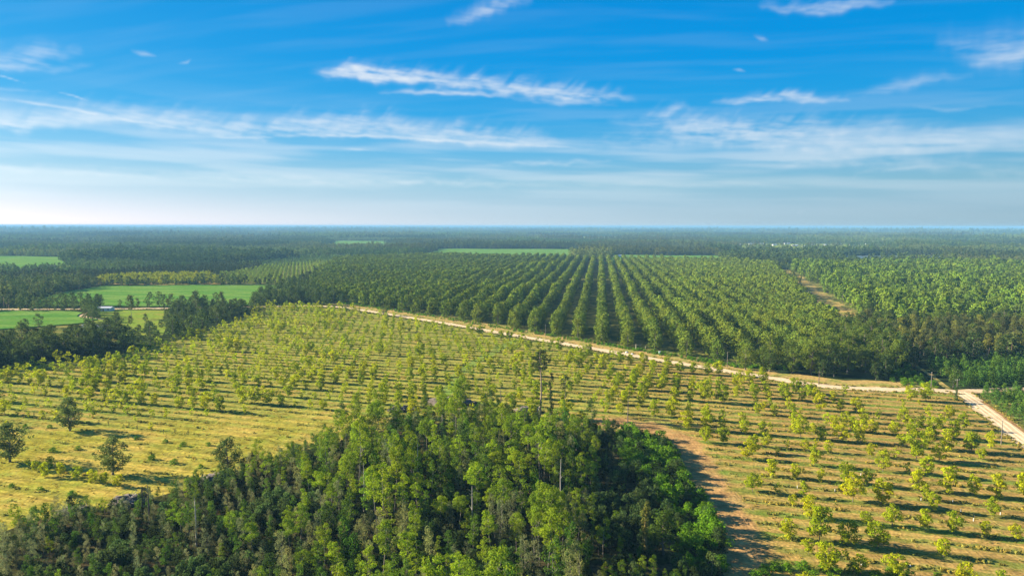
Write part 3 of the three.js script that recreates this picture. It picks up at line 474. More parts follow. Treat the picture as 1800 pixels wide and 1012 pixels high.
// ------------------------------------------------------------------ the wet grove in front
const kinds = {
  tupelo: { P: variants(5, { seed: 301, H: 15, base: 0.5, rx: 2.5, shape: 'flat', clumps: 24, cr: [0.6, 1.1], leaves: 62, size: 0.33, col: [0.225, 0.315, 0.018], limbs: 0.6, trunk: 0.13, lean: 0.05, bark: [0.30, 0.26, 0.21], vary: 0.24, fill: 0.05 }, (k) => ({ base: 0.36 + 0.06 * k, rx: 1.9 + 0.36 * k, squash: 0.6 + 0.05 * k, clumps: 20 + 4 * k, lean: 0.03 + 0.025 * k })), name: 'slender_swamp_tree', label: 'slender pale-trunked yellow-green tree' },
  ash: { P: variants(4, { seed: 331, H: 13, base: 0.3, rx: 2.1, shape: 'oval', clumps: 30, cr: [0.5, 0.95], leaves: 48, size: 0.31, col: [0.115, 0.205, 0.022], limbs: 0.5, trunk: 0.12, lean: 0.06, bark: [0.26, 0.23, 0.19], vary: 0.25, fill: 0.05 }), name: 'green_swamp_tree', label: 'narrow mid-green tree' },
  willow: { P: variants(5, { seed: 361, H: 11.5, base: 0.14, rx: 1.9, shape: 'oval', clumps: 38, cr: [0.4, 0.8], leaves: 40, size: 0.3, asp: 0.45, col: [0.225, 0.25, 0.10], limbs: 0.55, trunk: 0.09, stems: 2, lean: 0.09, bark: [0.27, 0.24, 0.20], vary: 0.22, squash: 1.15, fill: 0.05 }), name: 'feathery_willow', label: 'feathery grey-green willow-like tree' },
  vine: { P: variants(4, { seed: 391, H: 12, base: 0.02, rx: 1.5, shape: 'column', clumps: 40, cr: [0.55, 1.0], leaves: 34, size: 0.42, col: [0.08, 0.17, 0.014], trunk: 0.2, lean: 0.05, vary: 0.25, droop: 0.3, squash: 1.1, fill: 0.3 }), name: 'vine_covered_tree', label: 'column-shaped tree smothered in vines' },
  dark: { P: variants(4, { seed: 421, H: 12, base: 0.2, rx: 2.8, shape: 'oval', clumps: 34, cr: [0.7, 1.2], leaves: 52, size: 0.36, col: [0.085, 0.145, 0.024], limbs: 0.4, trunk: 0.17, vary: 0.25, bark: [0.16, 0.13, 0.10], fill: 0.1 }), name: 'dark_swamp_tree', label: 'broad dark green tree' },
};
const shrubP = variants(4, { seed: 461, H: 3.4, base: 0.05, rx: 2.2, shape: 'dome', clumps: 26, cr: [0.5, 0.95], leaves: 34, size: 0.36, col: [0.125, 0.265, 0.014], trunk: 0.06, stems: 3, vary: 0.28, fill: 0.15, sides: 4 });
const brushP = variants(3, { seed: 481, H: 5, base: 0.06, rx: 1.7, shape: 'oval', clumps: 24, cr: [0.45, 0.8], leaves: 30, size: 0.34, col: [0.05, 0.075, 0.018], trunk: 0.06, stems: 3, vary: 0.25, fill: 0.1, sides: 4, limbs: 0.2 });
{
  const r = mulberry(701), spots = [], cell = new Map();
  const clear = (x, z, d) => { const i = Math.floor(x / 4), j = Math.floor(z / 4); for (let a = i - 1; a <= i + 1; a++) for (let b = j - 1; b <= j + 1; b++) for (const q of cell.get(a * 1000 + b) ?? []) if (Math.hypot(q[0] - x, q[1] - z) < d) return false; const k = i * 1000 + j; if (!cell.has(k)) cell.set(k, []); cell.get(k).push([x, z]); return true; };
  const thick = [], under = [];
  for (let i = 0; i < 26000; i++) {
    const x = rnd(-135, 60, r), z = rnd(-330, -92, r);
    if (!GROVE.has(x, z) || !seenAt(x, z, 15)) continue;
    if (THICKET.has(x, z)) { if (r() < 0.5 && clear(x, z, 2.5)) thick.push([x, z]); continue; }
    const Z = -z, px = x / Z, n = fbm(x * 0.022 + 11, z * 0.022, 3), west = smooth(-0.2, -0.42, px + 0.08 * n);
    if (n < -0.26 && r() < 0.75) { if (r() < 0.5) under.push([x, z, rnd(0.5, 1.2, r), times(tint(r, 0.3), 2)]); continue; }   // openings with low growth only
    if (!clear(x, z, lerp(3.15, 2.35, west))) continue;
    const edge = distLine(x, z, GROVE.p);
    let kind, size = rnd(0.54, 1.02, r);
    const q = r();
    if (edge < 5 && q < 0.5) kind = q < 0.22 ? 'vine' : q < 0.36 ? 'dark' : 'willow';
    else if (q < lerp(0.44, 0.05, west) + 0.25 * n) kind = 'tupelo';
    else if (q < lerp(0.60, 0.26, west)) kind = 'ash';
    else if (q < lerp(0.86, 0.86, west)) kind = 'willow';
    else if (q < 0.93) kind = 'dark';
    else kind = 'vine';
    const back = smooth(220, 285, Z);
    if (back > 0.4 && r() < 0.45 * back) kind = r() < 0.55 ? 'dark' : 'vine';
    size *= (edge < 6 ? 0.62 : 1) * lerp(0.5, 1, smooth(2, 14, distLine(x, z, THICKET.p))) * lerp(1, 0.55, smooth(0.04, 0.17, px)) * lerp(1, 0.54, west) * (1 + 0.5 * n) * lerp(1, 0.66, back);
    spots.push({ x, z, kind, size, show: size / Math.pow(Math.hypot(x, z, 55), 1) * (Z < 118 ? 0.6 : 1) });
  }
  for (let i = 0; i < 2600; i++) { const x = rnd(-135, 60, r), z = rnd(-330, -105, r); if (GROVE.has(x, z) && seenAt(x, z, 6)) under.push([x, z, rnd(0.4, 1.1, r), times(tint(r, 0.3), r() < 0.4 ? 2.2 : 1)]); }
  spots.sort((a, b) => b.show - a.show);
  const zones = (x, z) => { const Z = -z, px = x / Z, e = distLine(x, z, GROVE.p); return e < 6 ? 'along the grove edge' : Z < 165 ? (px < -0.3 ? 'at the front left grove' : 'at the grove front') : Z < 205 ? (px < -0.2 ? 'in the left middle grove' : 'in the middle grove') : 'at the grove back'; };
  const rest = {}, count = {};
  spots.slice(0, 300).sort((p, q) => p.x / -p.z - q.x / -q.z).forEach((q) => { q.zone = zones(q.x, q.z); const key = q.kind + q.zone; count[key] = (count[key] ?? 0) + 1; q.nth = count[key]; });
  spots.forEach((q, i) => {
    const k = kinds[q.kind];
    if (i < 300) { standing(k.name, k.P[Math.floor(r() * k.P.length)], `${k.label}, ${ordinal(q.nth)} from left of its kind ${q.zone}`, 'tree', k.label + ' ' + q.zone, q.x, q.z, q.size, r() * 6.28, [LEAF[0], LEAF[1], LEAF[2], LEAF[3], SUNNY[2]][Math.floor(r() * 5)], 'trunk', rnd(0.8, 1.22, r)); }
    else (rest[q.kind] ??= []).push([q.x, q.z, q.size, tint(r, 0.28), rnd(0.88, 1.15, r)]);
  });
  for (const k in rest) mass('grove_interior', 'tangled inner trees of the wet grove, mostly hidden', kinds[k].P.slice(0, 3).map(whole), rest[k], LEAF[0], 'inner_tree');
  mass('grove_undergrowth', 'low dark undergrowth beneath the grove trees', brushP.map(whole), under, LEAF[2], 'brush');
  thick.sort((a, b) => b[1] - a[1]);
  const name = (z) => (-z < 165 ? 'by the lower dirt track' : -z < 195 ? 'beside the curving dirt track' : 'at the far tip of the thicket');
  const tc = {};
  for (const [x, z] of thick) standing('thicket_shrub', shrubP[Math.floor(r() * 4)], `bright vine-tangled shrub, ${ordinal((tc[name(z)] = (tc[name(z)] ?? 0) + 1))} going up, ${name(z)}`, 'shrub', 'bright shrubs of the thicket ' + name(z), x, z, rnd(0.75, 1.45, r), r() * 6.28, [LEAF[0], LEAF[1], LEAF[3]][Math.floor(r() * 3)], 'stem', rnd(0.7, 1.25, r));
}

// ------------------------------------------------------------------ single trees that stand out
const oakP = variants(3, { seed: 521, H: 11, base: 0.16, rx: 4.6, shape: 'oval', clumps: 66, cr: [0.8, 1.3], leaves: 58, size: 0.42, col: [0.150, 0.195, 0.045], limbs: 0.8, trunk: 0.26, vary: 0.2, bark: [0.14, 0.115, 0.09], fill: 0.1, lean: 0.08 });
const pineP = variants(2, { seed: 551, H: 22, base: 0.7, rx: 3.5, shape: 'flat', clumps: 28, cr: [0.7, 1.2], leaves: 75, size: 0.5, asp: 0.45, col: [0.085, 0.120, 0.030], limbs: 0.8, trunk: 0.34, bark: [0.30, 0.22, 0.17], lean: 0.02, leader: 0.95 });
{
  const single = (name, p, label, x, z, s, turn, mat, sy = 1) => standing(name, p, label, 'tree', undefined, x, z, s, turn, mat, 'trunk', sy);
  single('field_oak', oakP[0], 'round-crowned lone tree casting a long shadow on the yellow grass', -112.5, -186.9, 1.0, 0.4, LEAF[0]);
  single('field_oak', oakP[1], 'dark lone tree highest up the sward, beside the last saplings', -151.4, -228.0, 0.98, 2.1, LEAF[2], 1.1);
  single('field_oak', oakP[2], 'spreading lone tree cut by the left edge of the picture', -148.9, -197.0, 1.12, 4.0, LEAF[2]);
  single('field_oak', oakP[1], 'ragged dark tree at the tip of the grove beside the sward', -81.3, -189.7, 0.9, 1.0, LEAF[4]);
  single('tall_pine', pineP[0], 'tallest bare-trunked pine rising above the back of the grove', 10.5, -245.8, 1.14, 0.7, LEAF[2]);
  single('round_pine', plant({ seed: 577, H: 15, base: 0.66, rx: 2.6, shape: 'flat', clumps: 16, cr: [0.7, 1.2], leaves: 46, size: 0.45, asp: 0.5, col: [0.032, 0.062, 0.018], limbs: 0.6, trunk: 0.2, bark: [0.2, 0.16, 0.12], lean: 0.07, squash: 0.9 }), 'dark round-topped leaning pine beside the tall bare pine', 19.6, -249.6, 1.0, 0, LEAF[0]);
  single('vine_covered_tree', plant({ seed: 578, H: 17, base: 0.05, rx: 0.75, shape: 'column', clumps: 46, cr: [0.35, 0.6], leaves: 30, size: 0.36, col: [0.05, 0.085, 0.02], trunk: 0.2, lean: 0.02, squash: 1.2 }), 'thin trunk wrapped in vines just right of the tall pine', 14.3, -245.8, 1.0, 0, LEAF[2]);
  single('vine_covered_tree', plant({ seed: 579, H: 14, base: 0.12, rx: 1.2, shape: 'column', clumps: 30, cr: [0.5, 0.9], leaves: 40, size: 0.4, col: [0.15, 0.16, 0.03], trunk: 0.5, lean: 0.02, bark: [0.22, 0.15, 0.05], squash: 1.1 }), 'tall trunk with yellow-brown vine sheath near the lower right thicket', 28.2, -137.8, 0.95, 0, LEAF[0]);
  single('field_oak', plant({ seed: 580, H: 10, base: 0.3, rx: 3.2, shape: 'oval', clumps: 50, cr: [0.75, 1.2], leaves: 46, size: 0.42, col: [0.075, 0.14, 0.02], limbs: 0.6, trunk: 0.22, fill: 0.1 }), 'broad bright green tree beside the shrub thicket in front', 32.4, -140.3, 1.0, 0, LEAF[1]);
  for (const [x, z, s, lab] of [[-59.9, -234.6, 0.72, 'dark tree at the field corner left of the brush heaps'], [-55.3, -238.8, 0.72, 'larger dark tree nearest the brush heaps'], [-33.4, -254.0, 0.62, 'dense dark tree standing between the grey brush heaps'], [-8.6, -254.2, 0.75, 'grey-green domed tree behind the grove by the brush heaps'], [28.4, -237.2, 0.8, 'grey-green tree at the back right corner of the grove']]) single('edge_tree', kinds.dark.P[Math.floor(R() * 4)], lab, x, z, s, R() * 6, LEAF[2]);
  // dead snags: bare trunks with broken stubs
  const snag = (label, x, z, H, seed, col = [0.12, 0.095, 0.08]) => {
    const r = mulberry(seed), g = thing('dead_snag', label, 'dead tree', x, z, r() * 6, 'bare dead trunks'), s = new Soup();
    s.tube([[0, 0, 0], [0.08, H * 0.3, 0.03], [-0.05, H * 0.65, 0.06], [0.05, H, 0]], [0.22, 0.17, 0.12, 0.05], col, 7, r);
    mesh('trunk', s.geo(), barkMat, g);
    for (let k = 0; k < 5; k++) { const b = new Soup(), h = H * rnd(0.3, 0.9, r), a = r() * 6.28, l = rnd(0.5, 1.3, r); b.tube([[0, h, 0], [Math.cos(a) * l * 0.5, h + l * 0.35, Math.sin(a) * l * 0.5], [Math.cos(a) * l, h + l * 0.9, Math.sin(a) * l]], [0.07, 0.05, 0.02], col, 5, r); mesh('branch', b.geo(), barkMat, g); }
  };
  snag('dark charred dead trunk at the right back corner of the grove', 41.2, -236.6, 10.5, 31);
  snag('taller of two thin dead trunks at the edge of the sward', -84.7, -153.7, 10, 32);
  snag('shorter of two thin dead trunks at the edge of the sward', -89.6, -160.0, 7, 33);
  snag('pale leafless trunk standing before the big roadside oaks', 136.6, -298.2, 6.5, 34);
  snag('thin dead stem at the left of the brush heaps', -4.3, -259.9, 8.5, 35);
  const bare = [[11.9, -160.4], [-35.8, -160.2], [-69.1, -143.8], [-23.9, -168.9], [-8.9, -148.2]];
  bare.sort((p, q) => p[0] / -p[1] - q[0] / -q[1]).forEach(([x, z], i) => snag(`pale leafless stem inside the grove, ${ordinal(i + 1)} from the left`, x, z, 11 + (i * 37 % 5), 60 + i, [0.34, 0.31, 0.27]));
  // brush heaps pushed up along the edge of the grove
  const heap = (label, x, z, L, W, H, seed, turn) => {
    const r = mulberry(seed), g = thing('brush_heap', label, 'brush heap', x, z, turn, 'grey brush heaps at the edge of the grove'), s = new THREE.SphereGeometry(1, 22, 12), q = s.attributes.position;
    for (let i = 0; i < q.count; i++) { const a = q.getX(i), b = q.getY(i), c = q.getZ(i), n = 1 + 0.4 * n3(a * 2 + seed, b * 2, c * 2) + 0.2 * n3(a * 6, b * 6 + seed, c * 6); q.setXYZ(i, a * L * n, Math.max(-0.05, b * H * n), c * W * n); }
    s.computeVertexNormals();
    mesh('earth', s, new THREE.MeshStandardMaterial({ map: tile(128, 8, (u, v) => times([0.13, 0.105, 0.085], grain(u, v, 0.5, 1.2))), roughness: 1 }), g);
    for (let k = 0; k < 46; k++) { const b = new Soup(), a = r() * 6.28, t = Math.sqrt(r()) * 0.9, px = Math.cos(a) * L * t, pz = Math.sin(a) * W * t, py = H * Math.sqrt(Math.max(0, 1 - t * t)) * 0.95, d = r() * 6.28, l = rnd(0.8, 2.4, r), up = rnd(-0.25, 0.5, r), w = rnd(0.22, 0.42, r); b.tube([[px - Math.cos(d) * l, py - up * l * 0.6, pz - Math.sin(d) * l], [px, py + 0.12, pz], [px + Math.cos(d) * l, py + up * l, pz + Math.sin(d) * l]], [0.1, 0.08, 0.04], [w, w * 0.9, w * 0.82], 5, r); mesh('branch', b.geo(), barkMat, g); }
  };
  heap('largest grey heap of dead branches behind the grove', -23.4, -263.2, 9, 4, 3.0, 41, -0.1);
  heap('low grey heap of dead branches left of the largest heap', -42.0, -254.0, 4.5, 2.5, 1.7, 42, 0.3);
  heap('small grey brush heap below the tall pine', 6.5, -252.7, 4.5, 2.4, 1.8, 43, 0);
  heap('grey brush heap beside the two thin dead trunks', -96.9, -167.1, 4.2, 2.4, 1.7, 44, 0.35);
  heap('grey brush heap beside the ragged dark tree', -82.4, -181.9, 5, 2.2, 1.6, 45, 0.5);
  heap('pale low brush heap nearest the lower left corner', -107.2, -161.6, 3.5, 2, 1.0, 46, 0.2);
  // bushes dotted along the empty rows of the sward
  const B = [[-142.5, -206.2], [-136.1, -208.4], [-108.0, -199.2], [-99.5, -195.8], [-90.3, -192.5], [-123.2, -218.8], [-112.1, -215.3], [-160.4, -231.3], [-168.7, -231.2], [-125.0, -175.2], [-114.1, -171.4], [-134.2, -177.5], [-96.9, -212.5], [-104.6, -211.9], [-117.7, -162.2], [-115.6, -155.7]];
  B.forEach(([x, z], i) => standing('field_bush', shrubP[i % 4], `low green bush on the yellow sward, ${ordinal(i + 1)} from the middle outward`.replace(/, .*/, '') + [' below the dark lone tree', ' right of the spreading lone tree', ' right of the round-crowned tree', ' farther right of the round-crowned tree', ' nearest the ragged dark tree', ' above the round-crowned tree', ' above and right of the round-crowned tree', ' left of the dark lone tree', ' near the left edge above the spreading tree', ' in the shade under the spreading tree', ' in the lower sward alone', ' at the left edge in tree shade', ' on the bare row toward the grove', ' on the bare row above the round-crowned tree', ' close to the lower left heap', ' at the lowest left of the sward'][i], 'bush', undefined, x, z, rnd(0.42, 0.66), R() * 6, LEAF[[0, 2, 4][i % 3]], 'stem', 0.72));
  const S = [[-130.5, -185.1], [-126.6, -186.0], [-120.5, -183.4], [-114.6, -180.9], [-110.7, -180.1], [-105.9, -177.7], [-133.8, -192.3], [-136.4, -189.5]];
  S.forEach(([x, z], i) => standing('sapling', youngP[i % 6], ['pale', 'small', 'bushy', 'yellow-green', 'slender', 'brightest yellow', 'faint', 'leaning'][i] + ' sapling in the shaded row below the spreading lone tree', 'tree', undefined, x, z, rnd(0.55, 0.85), R() * 6, LEAF[i % 4]));
  // green shrubs in the lowest right row
  const L = [[51.4, -132.4], [54.0, -134.3], [56.3, -133.4], [60.0, -133.8], [63.9, -133.4], [65.6, -132.0], [69.5, -133.0], [72.9, -130.7], [76.8, -132.1], [80.0, -131.2], [85.2, -130.3], [90.6, -129.9], [48.7, -129.7], [60.2, -130.2]];
  L.forEach(([x, z], i) => standing('row_shrub', shrubP[i % 4], `leafy green shrub, ${ordinal(i + 1)} of the lowest right orchard row`, 'shrub', 'green shrubs in the lowest orchard row', x, z, rnd(0.5, 0.85), R() * 6, LEAF[[0, 1, 3][i % 3]], 'stem', 0.8));
}

// ------------------------------------------------------------------ tree lines, oaks, woods and pines in the middle distance
const bigP = variants(4, { seed: 601, H: 18, base: 0.14, rx: 6.2, shape: 'oval', clumps: 70, cr: [1.1, 1.9], leaves: 34, size: 0.72, col: [0.092, 0.135, 0.030], limbs: 0.4, trunk: 0.4, vary: 0.22, bark: [0.15, 0.125, 0.1], fill: 0.08, lean: 0.06 });
const tallP = variants(3, { seed: 631, H: 16, base: 0.42, rx: 3.2, shape: 'oval', clumps: 34, cr: [0.8, 1.5], leaves: 30, size: 0.62, col: [0.135, 0.150, 0.042], limbs: 0.5, trunk: 0.17, bark: [0.32, 0.27, 0.22], vary: 0.25, fill: 0.05 });
const coneP = variants(3, { seed: 661, H: 6.2, base: 0.04, rx: 2.0, shape: 'cone', clumps: 26, cr: [0.6, 1.0], leaves: 28, size: 0.46, asp: 0.5, col: [0.13, 0.255, 0.034], trunk: 0.08, vary: 0.22, fill: 0.35, sides: 4, leader: 0.98 });
{
  const r = mulberry(801);
  const fill = (poly, d, f) => { const [x0, z0, x1, z1] = poly.b, done = []; const tries = Math.ceil(((x1 - x0) * (z1 - z0)) / (d * d) * 5); for (let i = 0; i < tries; i++) { const x = rnd(x0, x1, r), z = rnd(z0, z1, r); if (!poly.has(x, z) || distLine(x, z, WOOD_TRACK) < 5 || Math.abs(x) / -z > 0.86 || done.some((q) => Math.hypot(q[0] - x, q[1] - z) < d)) continue; done.push([x, z]); } done.sort((a, b) => a[0] - b[0]).forEach((q, i) => f(q[0], q[1], i, done.length)); return done; };
  fill(TREE_LINE, 7.0, (x, z, i) => standing('tree_line_oak', bigP[i % 4], `dark leafy tree, ${ordinal(i + 1)} from the left in the tree line by the soybeans`, 'tree', 'tree line left of the young orchard', x, z, rnd(0.6, 0.98, r), r() * 6.28, LEAF[[0, 2, 4, 0][Math.floor(r() * 4)]], 'trunk', rnd(0.85, 1.1, r)));
  fill(TREE_LINE2, 8.6, (x, z, i) => standing('hedgerow_oak', bigP[i % 4], `dark tree, ${ordinal(i + 1)} from the left in the hedgerow beside the bright lawn`, 'tree', 'hedgerow between lawn and young orchard', x, z, rnd(0.4, 0.78, r) * lerp(0.55, 1, smooth(-0.56, -0.46, x / -z)), r() * 6.28, LEAF[[0, 2, 4, 0][Math.floor(r() * 4)]], 'trunk', rnd(0.8, 1.1, r)));
  for (const [x, z, s, l] of [[-286.8, -509.5, 1.15, 'tall forked tree rising above the green crop field'], [-265.1, -453.4, 0.8, 'tree shading the white house'], [-259.2, -458.5, 0.6, 'small tree in the bright lawn'], [-257.4, -474.5, 0.55, 'second small tree in the bright lawn'], [-273.7, -543.4, 1.0, 'leaning tree above the crop field edge'], [-250.1, -536.7, 1.2, 'broad dark tree before the crop field'], [-232.9, -544.0, 1.1, 'ragged tree at the right end of the crop field']]) standing('yard_tree', tallP[Math.floor(r() * 3)], l, 'tree', undefined, x, z, s, r() * 6, LEAF[4]);
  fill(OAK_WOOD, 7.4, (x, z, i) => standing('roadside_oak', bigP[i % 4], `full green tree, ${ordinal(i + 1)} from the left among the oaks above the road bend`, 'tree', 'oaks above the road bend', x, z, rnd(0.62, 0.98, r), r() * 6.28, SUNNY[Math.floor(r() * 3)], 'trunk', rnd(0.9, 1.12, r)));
  const woods = [], bush = [];
  fill(MIXED_WOOD, 5.4, (x, z, i) => { if (i % 2 && Math.abs(x) / -z < 0.78) woods.push([x, z]); else bush.push([x, z, rnd(0.6, 1, r), tint(r, 0.25)]); });
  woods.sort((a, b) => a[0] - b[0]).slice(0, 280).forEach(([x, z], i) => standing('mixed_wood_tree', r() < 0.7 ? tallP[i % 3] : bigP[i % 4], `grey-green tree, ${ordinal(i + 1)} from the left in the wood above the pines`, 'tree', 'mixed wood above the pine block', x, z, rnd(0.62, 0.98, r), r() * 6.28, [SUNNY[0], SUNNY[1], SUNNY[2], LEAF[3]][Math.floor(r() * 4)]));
  mass('wood_interior', 'inner trees of the mixed wood above the pines', tallP.map(whole), bush, LEAF[0], 'inner_tree');
  // young pine blocks, set out in rows
  const pines = [];
  for (let k = -40; k < 120; k++) for (let u = -60; u < 400; u += 2.9) { const [x, z] = fromUV(u + rnd(-0.4, 0.4, r), 100 + k * 5.6 + rnd(-0.3, 0.3, r)); if ((PINE_BLOCK.has(x, z) || PINE_BLOCK2.has(x, z)) && !nearRoad(x, z, 6) && distLine(x, z, WOOD_TRACK) > 4 && Math.abs(x) / -z < 0.8 && r() > 0.05) pines.push({ x, z, k, u, s: rnd(0.7, 1.12, r) * (PINE_BLOCK2.has(x, z) ? 0.95 : 1.1), d: Math.hypot(x, z) }); }
  pines.sort((a, b) => a.d - b.d);
  const nearP = pines.filter((q) => q.x / -q.z < 0.77).slice(0, 300), set = new Set(nearP);
  const lows = [...new Set(nearP.filter((q) => PINE_BLOCK2.has(q.x, q.z)).map((q) => q.k))].sort((p, q) => p - q), ups = [...new Set(nearP.filter((q) => !PINE_BLOCK2.has(q.x, q.z)).map((q) => q.k))].sort((p, q) => p - q), seq = {};
  nearP.sort((p, q) => p.u - q.u).forEach((q) => { const lower = PINE_BLOCK2.has(q.x, q.z); standing('plantation_pine', coneP[Math.floor(r() * 3)], `dark green pine, ${ordinal((seq[lower + ',' + q.k] = (seq[lower + ',' + q.k] ?? 0) + 1))} from the left in the ${ordinal((lower ? lows : ups).indexOf(q.k) + 1)} plantation row ${lower ? 'beside the side road' : 'above the junction'}`, 'tree', lower ? 'pines right of the side road' : 'pines above the road junction', q.x, q.z, q.s, r() * 6.28, LEAF[[0, 2, 1][Math.floor(r() * 3)]], 'trunk', rnd(0.85, 1.15, r)); });
  mass('pine_plantation', 'close rows of dark green plantation pines', coneP.map(whole), pines.filter((q) => !set.has(q)).map((q) => [q.x, q.z, q.s, tint(r, 0.2)]), LEAF[0], 'pine');
  fill(SCRUB, 3.6, (x, z, i) => standing('roadside_shrub', shrubP[i % 4], `bright scrub bush, ${ordinal(i + 1)} from the left beside the junction`, 'shrub', 'scrub beside the road junction', x, z, rnd(0.55, 0.95, r), r() * 6.28, LEAF[[0, 1, 3][i % 3]], 'stem'));
  // rank growth along the front of the mature orchard
  const fr = [];
  for (let i = 0; i < 900; i++) { const t = r(), k = Math.floor(t * 8), a = OLD_ORCHARD.p, p = a[k], q = a[k + 1], f = t * 8 - k; fr.push([lerp(p[0], q[0], f) + rnd(-3, 4, r), lerp(p[1], q[1], f) + rnd(-4, 3, r), rnd(0.12, 0.5, r), tint(r, 0.3)]); }
  mass('orchard_edge_weeds', 'bright weeds along the front of the mature orchard', shrubP.slice(0, 2).map((p) => p.crown), fr, LEAF[3], 'weed_clumps');
}

// ------------------------------------------------------------------ far woods to the horizon
const hardwood = variants(4, { seed: 901, H: 16, base: 0.16, rx: 5, shape: 'oval', clumps: 18, cr: [1.6, 2.6], leaves: 9, size: 2.1, col: [0.112, 0.165, 0.034], trunk: 0.22, sides: 3, segs: 1, fill: 0.1 });
const midP = variants(4, { seed: 951, H: 17, base: 0.14, rx: 5.4, shape: 'oval', clumps: 34, cr: [1.3, 2.1], leaves: 18, size: 1.05, col: [0.092, 0.138, 0.030], trunk: 0.3, sides: 4, segs: 3, fill: 0.08, limbs: 0.2 });
const farPine = variants(3, { seed: 931, H: 19, base: 0.42, rx: 3.4, shape: 'oval', clumps: 13, cr: [1.3, 2.1], leaves: 9, size: 1.8, col: [0.096, 0.138, 0.036], trunk: 0.22, sides: 3, segs: 1, bark: [0.2, 0.16, 0.13] });
{
  const r = mulberry(1001), blocked = (x, z) => { for (const c of clearings) if (c.has(x, z)) return c !== VILLAGE || fbm(x * 0.01, z * 0.01, 2) < 0.3; return false; };
  // stands of different age and kind, in blocks as owners plant and cut them
  const cells = new Map(), stand = (x, z) => {
    const wx = x + 90 * fbm(x * 0.002, z * 0.002, 2), wz = z + 90 * fbm(x * 0.002 + 9, z * 0.002, 2), u = Math.floor((wx * 0.96 + wz * 0.28) / 430), v = Math.floor((wz * 0.96 - wx * 0.28) / 330), k = u * 1009 + v;
    if (!cells.has(k)) { const h = mulberry(k * 7919 + 13); h(); cells.set(k, { tone: 0.66 + 0.85 * h(), tall: h() < 0.2 ? 0.45 + 0.2 * h() : 0.75 + 0.45 * h(), warm: 0.88 + 0.35 * h(), pine: -0.35 + 0.7 * h(), open: h() < 0.10, u, v }); }
    return cells.get(k);
  };
  const near = [], mid = [], far = [], own = [];
  const open_land = () => {                                        // pasture and stubble in the cleared blocks
    const kinds3 = [[0.20, 0.27, 0.05], [0.30, 0.27, 0.09], [0.14, 0.22, 0.05]].map((c) => soil(tile(128, 400, (u, v) => times(c, grain(u, v, 0.25, 0.03))))), h = mulberry(4);
    for (const c of cells.values()) if (c.open) { const P = [[0, 0], [1, 0], [1, 1], [0, 1]].map(([i, j]) => { const U = (c.u + i) * 430, W = (c.v + j) * 330; return [U * 0.96 - W * 0.28, U * 0.28 + W * 0.96]; }), d = Math.hypot(P[0][0], P[0][1]); if (d > 2100 && !P.some(([x, z]) => blocked(x, z)) && d < 14000) structure('pasture', polyGeo(P, 0, 0.5), kinds3[Math.floor(h() * 3)]); }
  };
  const scatter = (r0, r1, step, list, smin, smax) => {
    for (let ra = r0; ra < r1; ra += step) { const da = step / ra; for (let a = -0.80; a < 0.80; a += da) {
      const q = ra + rnd(-0.5, 0.5, r) * step, b = a + rnd(-0.5, 0.5, r) * da, x = Math.sin(b) * q, z = -Math.cos(b) * q, s = rnd(smin, smax, r), t = r();
      if (blocked(x, z) || (q < 1500 && nearRoad(x, z, 7))) continue;
      const n = fbm(x * 0.0012, z * 0.0012, 4), m = fbm(x * 0.006 + 30, z * 0.006, 3), st = stand(x, z);
      if (st.open && q > 1900) { if (r() > 0.03) continue; }
      else if (n > 0.36 && m > 0.0 && r() > 0.12) continue;                   // small clearings
      const g = (1 + 0.4 * n + 0.3 * m + 0.3 * (r() - 0.5)) * st.tone;
      list.push([x, z, s * (1 + 0.35 * n + 0.3 * m) * st.tall, [g * (1 + 0.2 * m) * st.warm, g, g * 0.95], rnd(0.8, 1.15, r), q, clamp(t + st.pine)]);
    } }
  };
  scatter(330, 1500, 7.6, near, 0.42, 0.9); scatter(1500, 3400, 10, mid, 0.62, 1.12); scatter(3400, 7000, 19, far, 1.1, 1.6); scatter(7000, 14800, 46, far, 1.6, 2.6);
  open_land();
  // the largest of them stand as trees of their own
  near.sort((a, b) => b[2] / b[5] - a[2] / a[5]);
  near.filter((q) => Math.abs(q[0]) / -q[1] < 0.74).slice(0, 260).forEach((q) => own.push(q));
  const set = new Set(own);
  const wz = (q) => { const p = q[0] / -q[1], far = q[5] > 900; return p < -0.55 ? 'at the far left edge' : p < -0.38 ? (far ? 'behind the left crop field' : 'left of the crop fields') : p < -0.2 ? (far ? 'beyond the half-grown rows' : 'between crop field and orchard') : p < 0.25 ? 'behind the mature orchard' : 'beyond the right orchard'; }, wc = {};
  own.sort((a, b) => a[0] - b[0]).forEach((q, i) => standing('woodland_tree', midP[i % 4], `blue-green woodland tree ${wz(q)}, ${ordinal((wc[wz(q)] = (wc[wz(q)] ?? 0) + 1))} from the left`, 'tree', 'nearer trees of the woods beyond the fields', q[0], q[1], q[2] * 0.95, r() * 6.28, LEAF[[0, 2, 4][i % 3]]));
  const split = (list) => [list.filter((q) => q[6] < 0.62), list.filter((q) => q[6] >= 0.62)];
  const rest = near.filter((q) => !set.has(q));
  const H0 = hardwood.map(whole), P0 = farPine.map(whole);
  for (const l of [rest, mid, far]) { const [a, b] = split(l); mass('distant_forest', 'dark blue-green forest stretching to the horizon', H0, a, DENSE[0], 'broadleaf_canopy', 5); mass('distant_forest', 'taller pines scattered through the forest toward the horizon', P0, b, DENSE[0], 'pine_canopy', 6); }
  // a strip of yellow young orchard and a block of half-grown rows beyond the crop field
  const y2 = [], o3 = [];
  for (let i = 0; i < 2000; i++) { const [x0, z0, x1, z1] = YOUNG2.b, x = rnd(x0, x1, r), z = rnd(z0, z1, r); if (YOUNG2.has(x, z) && fbm(x * 0.02, z * 0.02, 3) < 0.2) y2.push([x, z, rnd(0.9, 1.6, r), times(tint(r, 0.25), 0.75)]); }
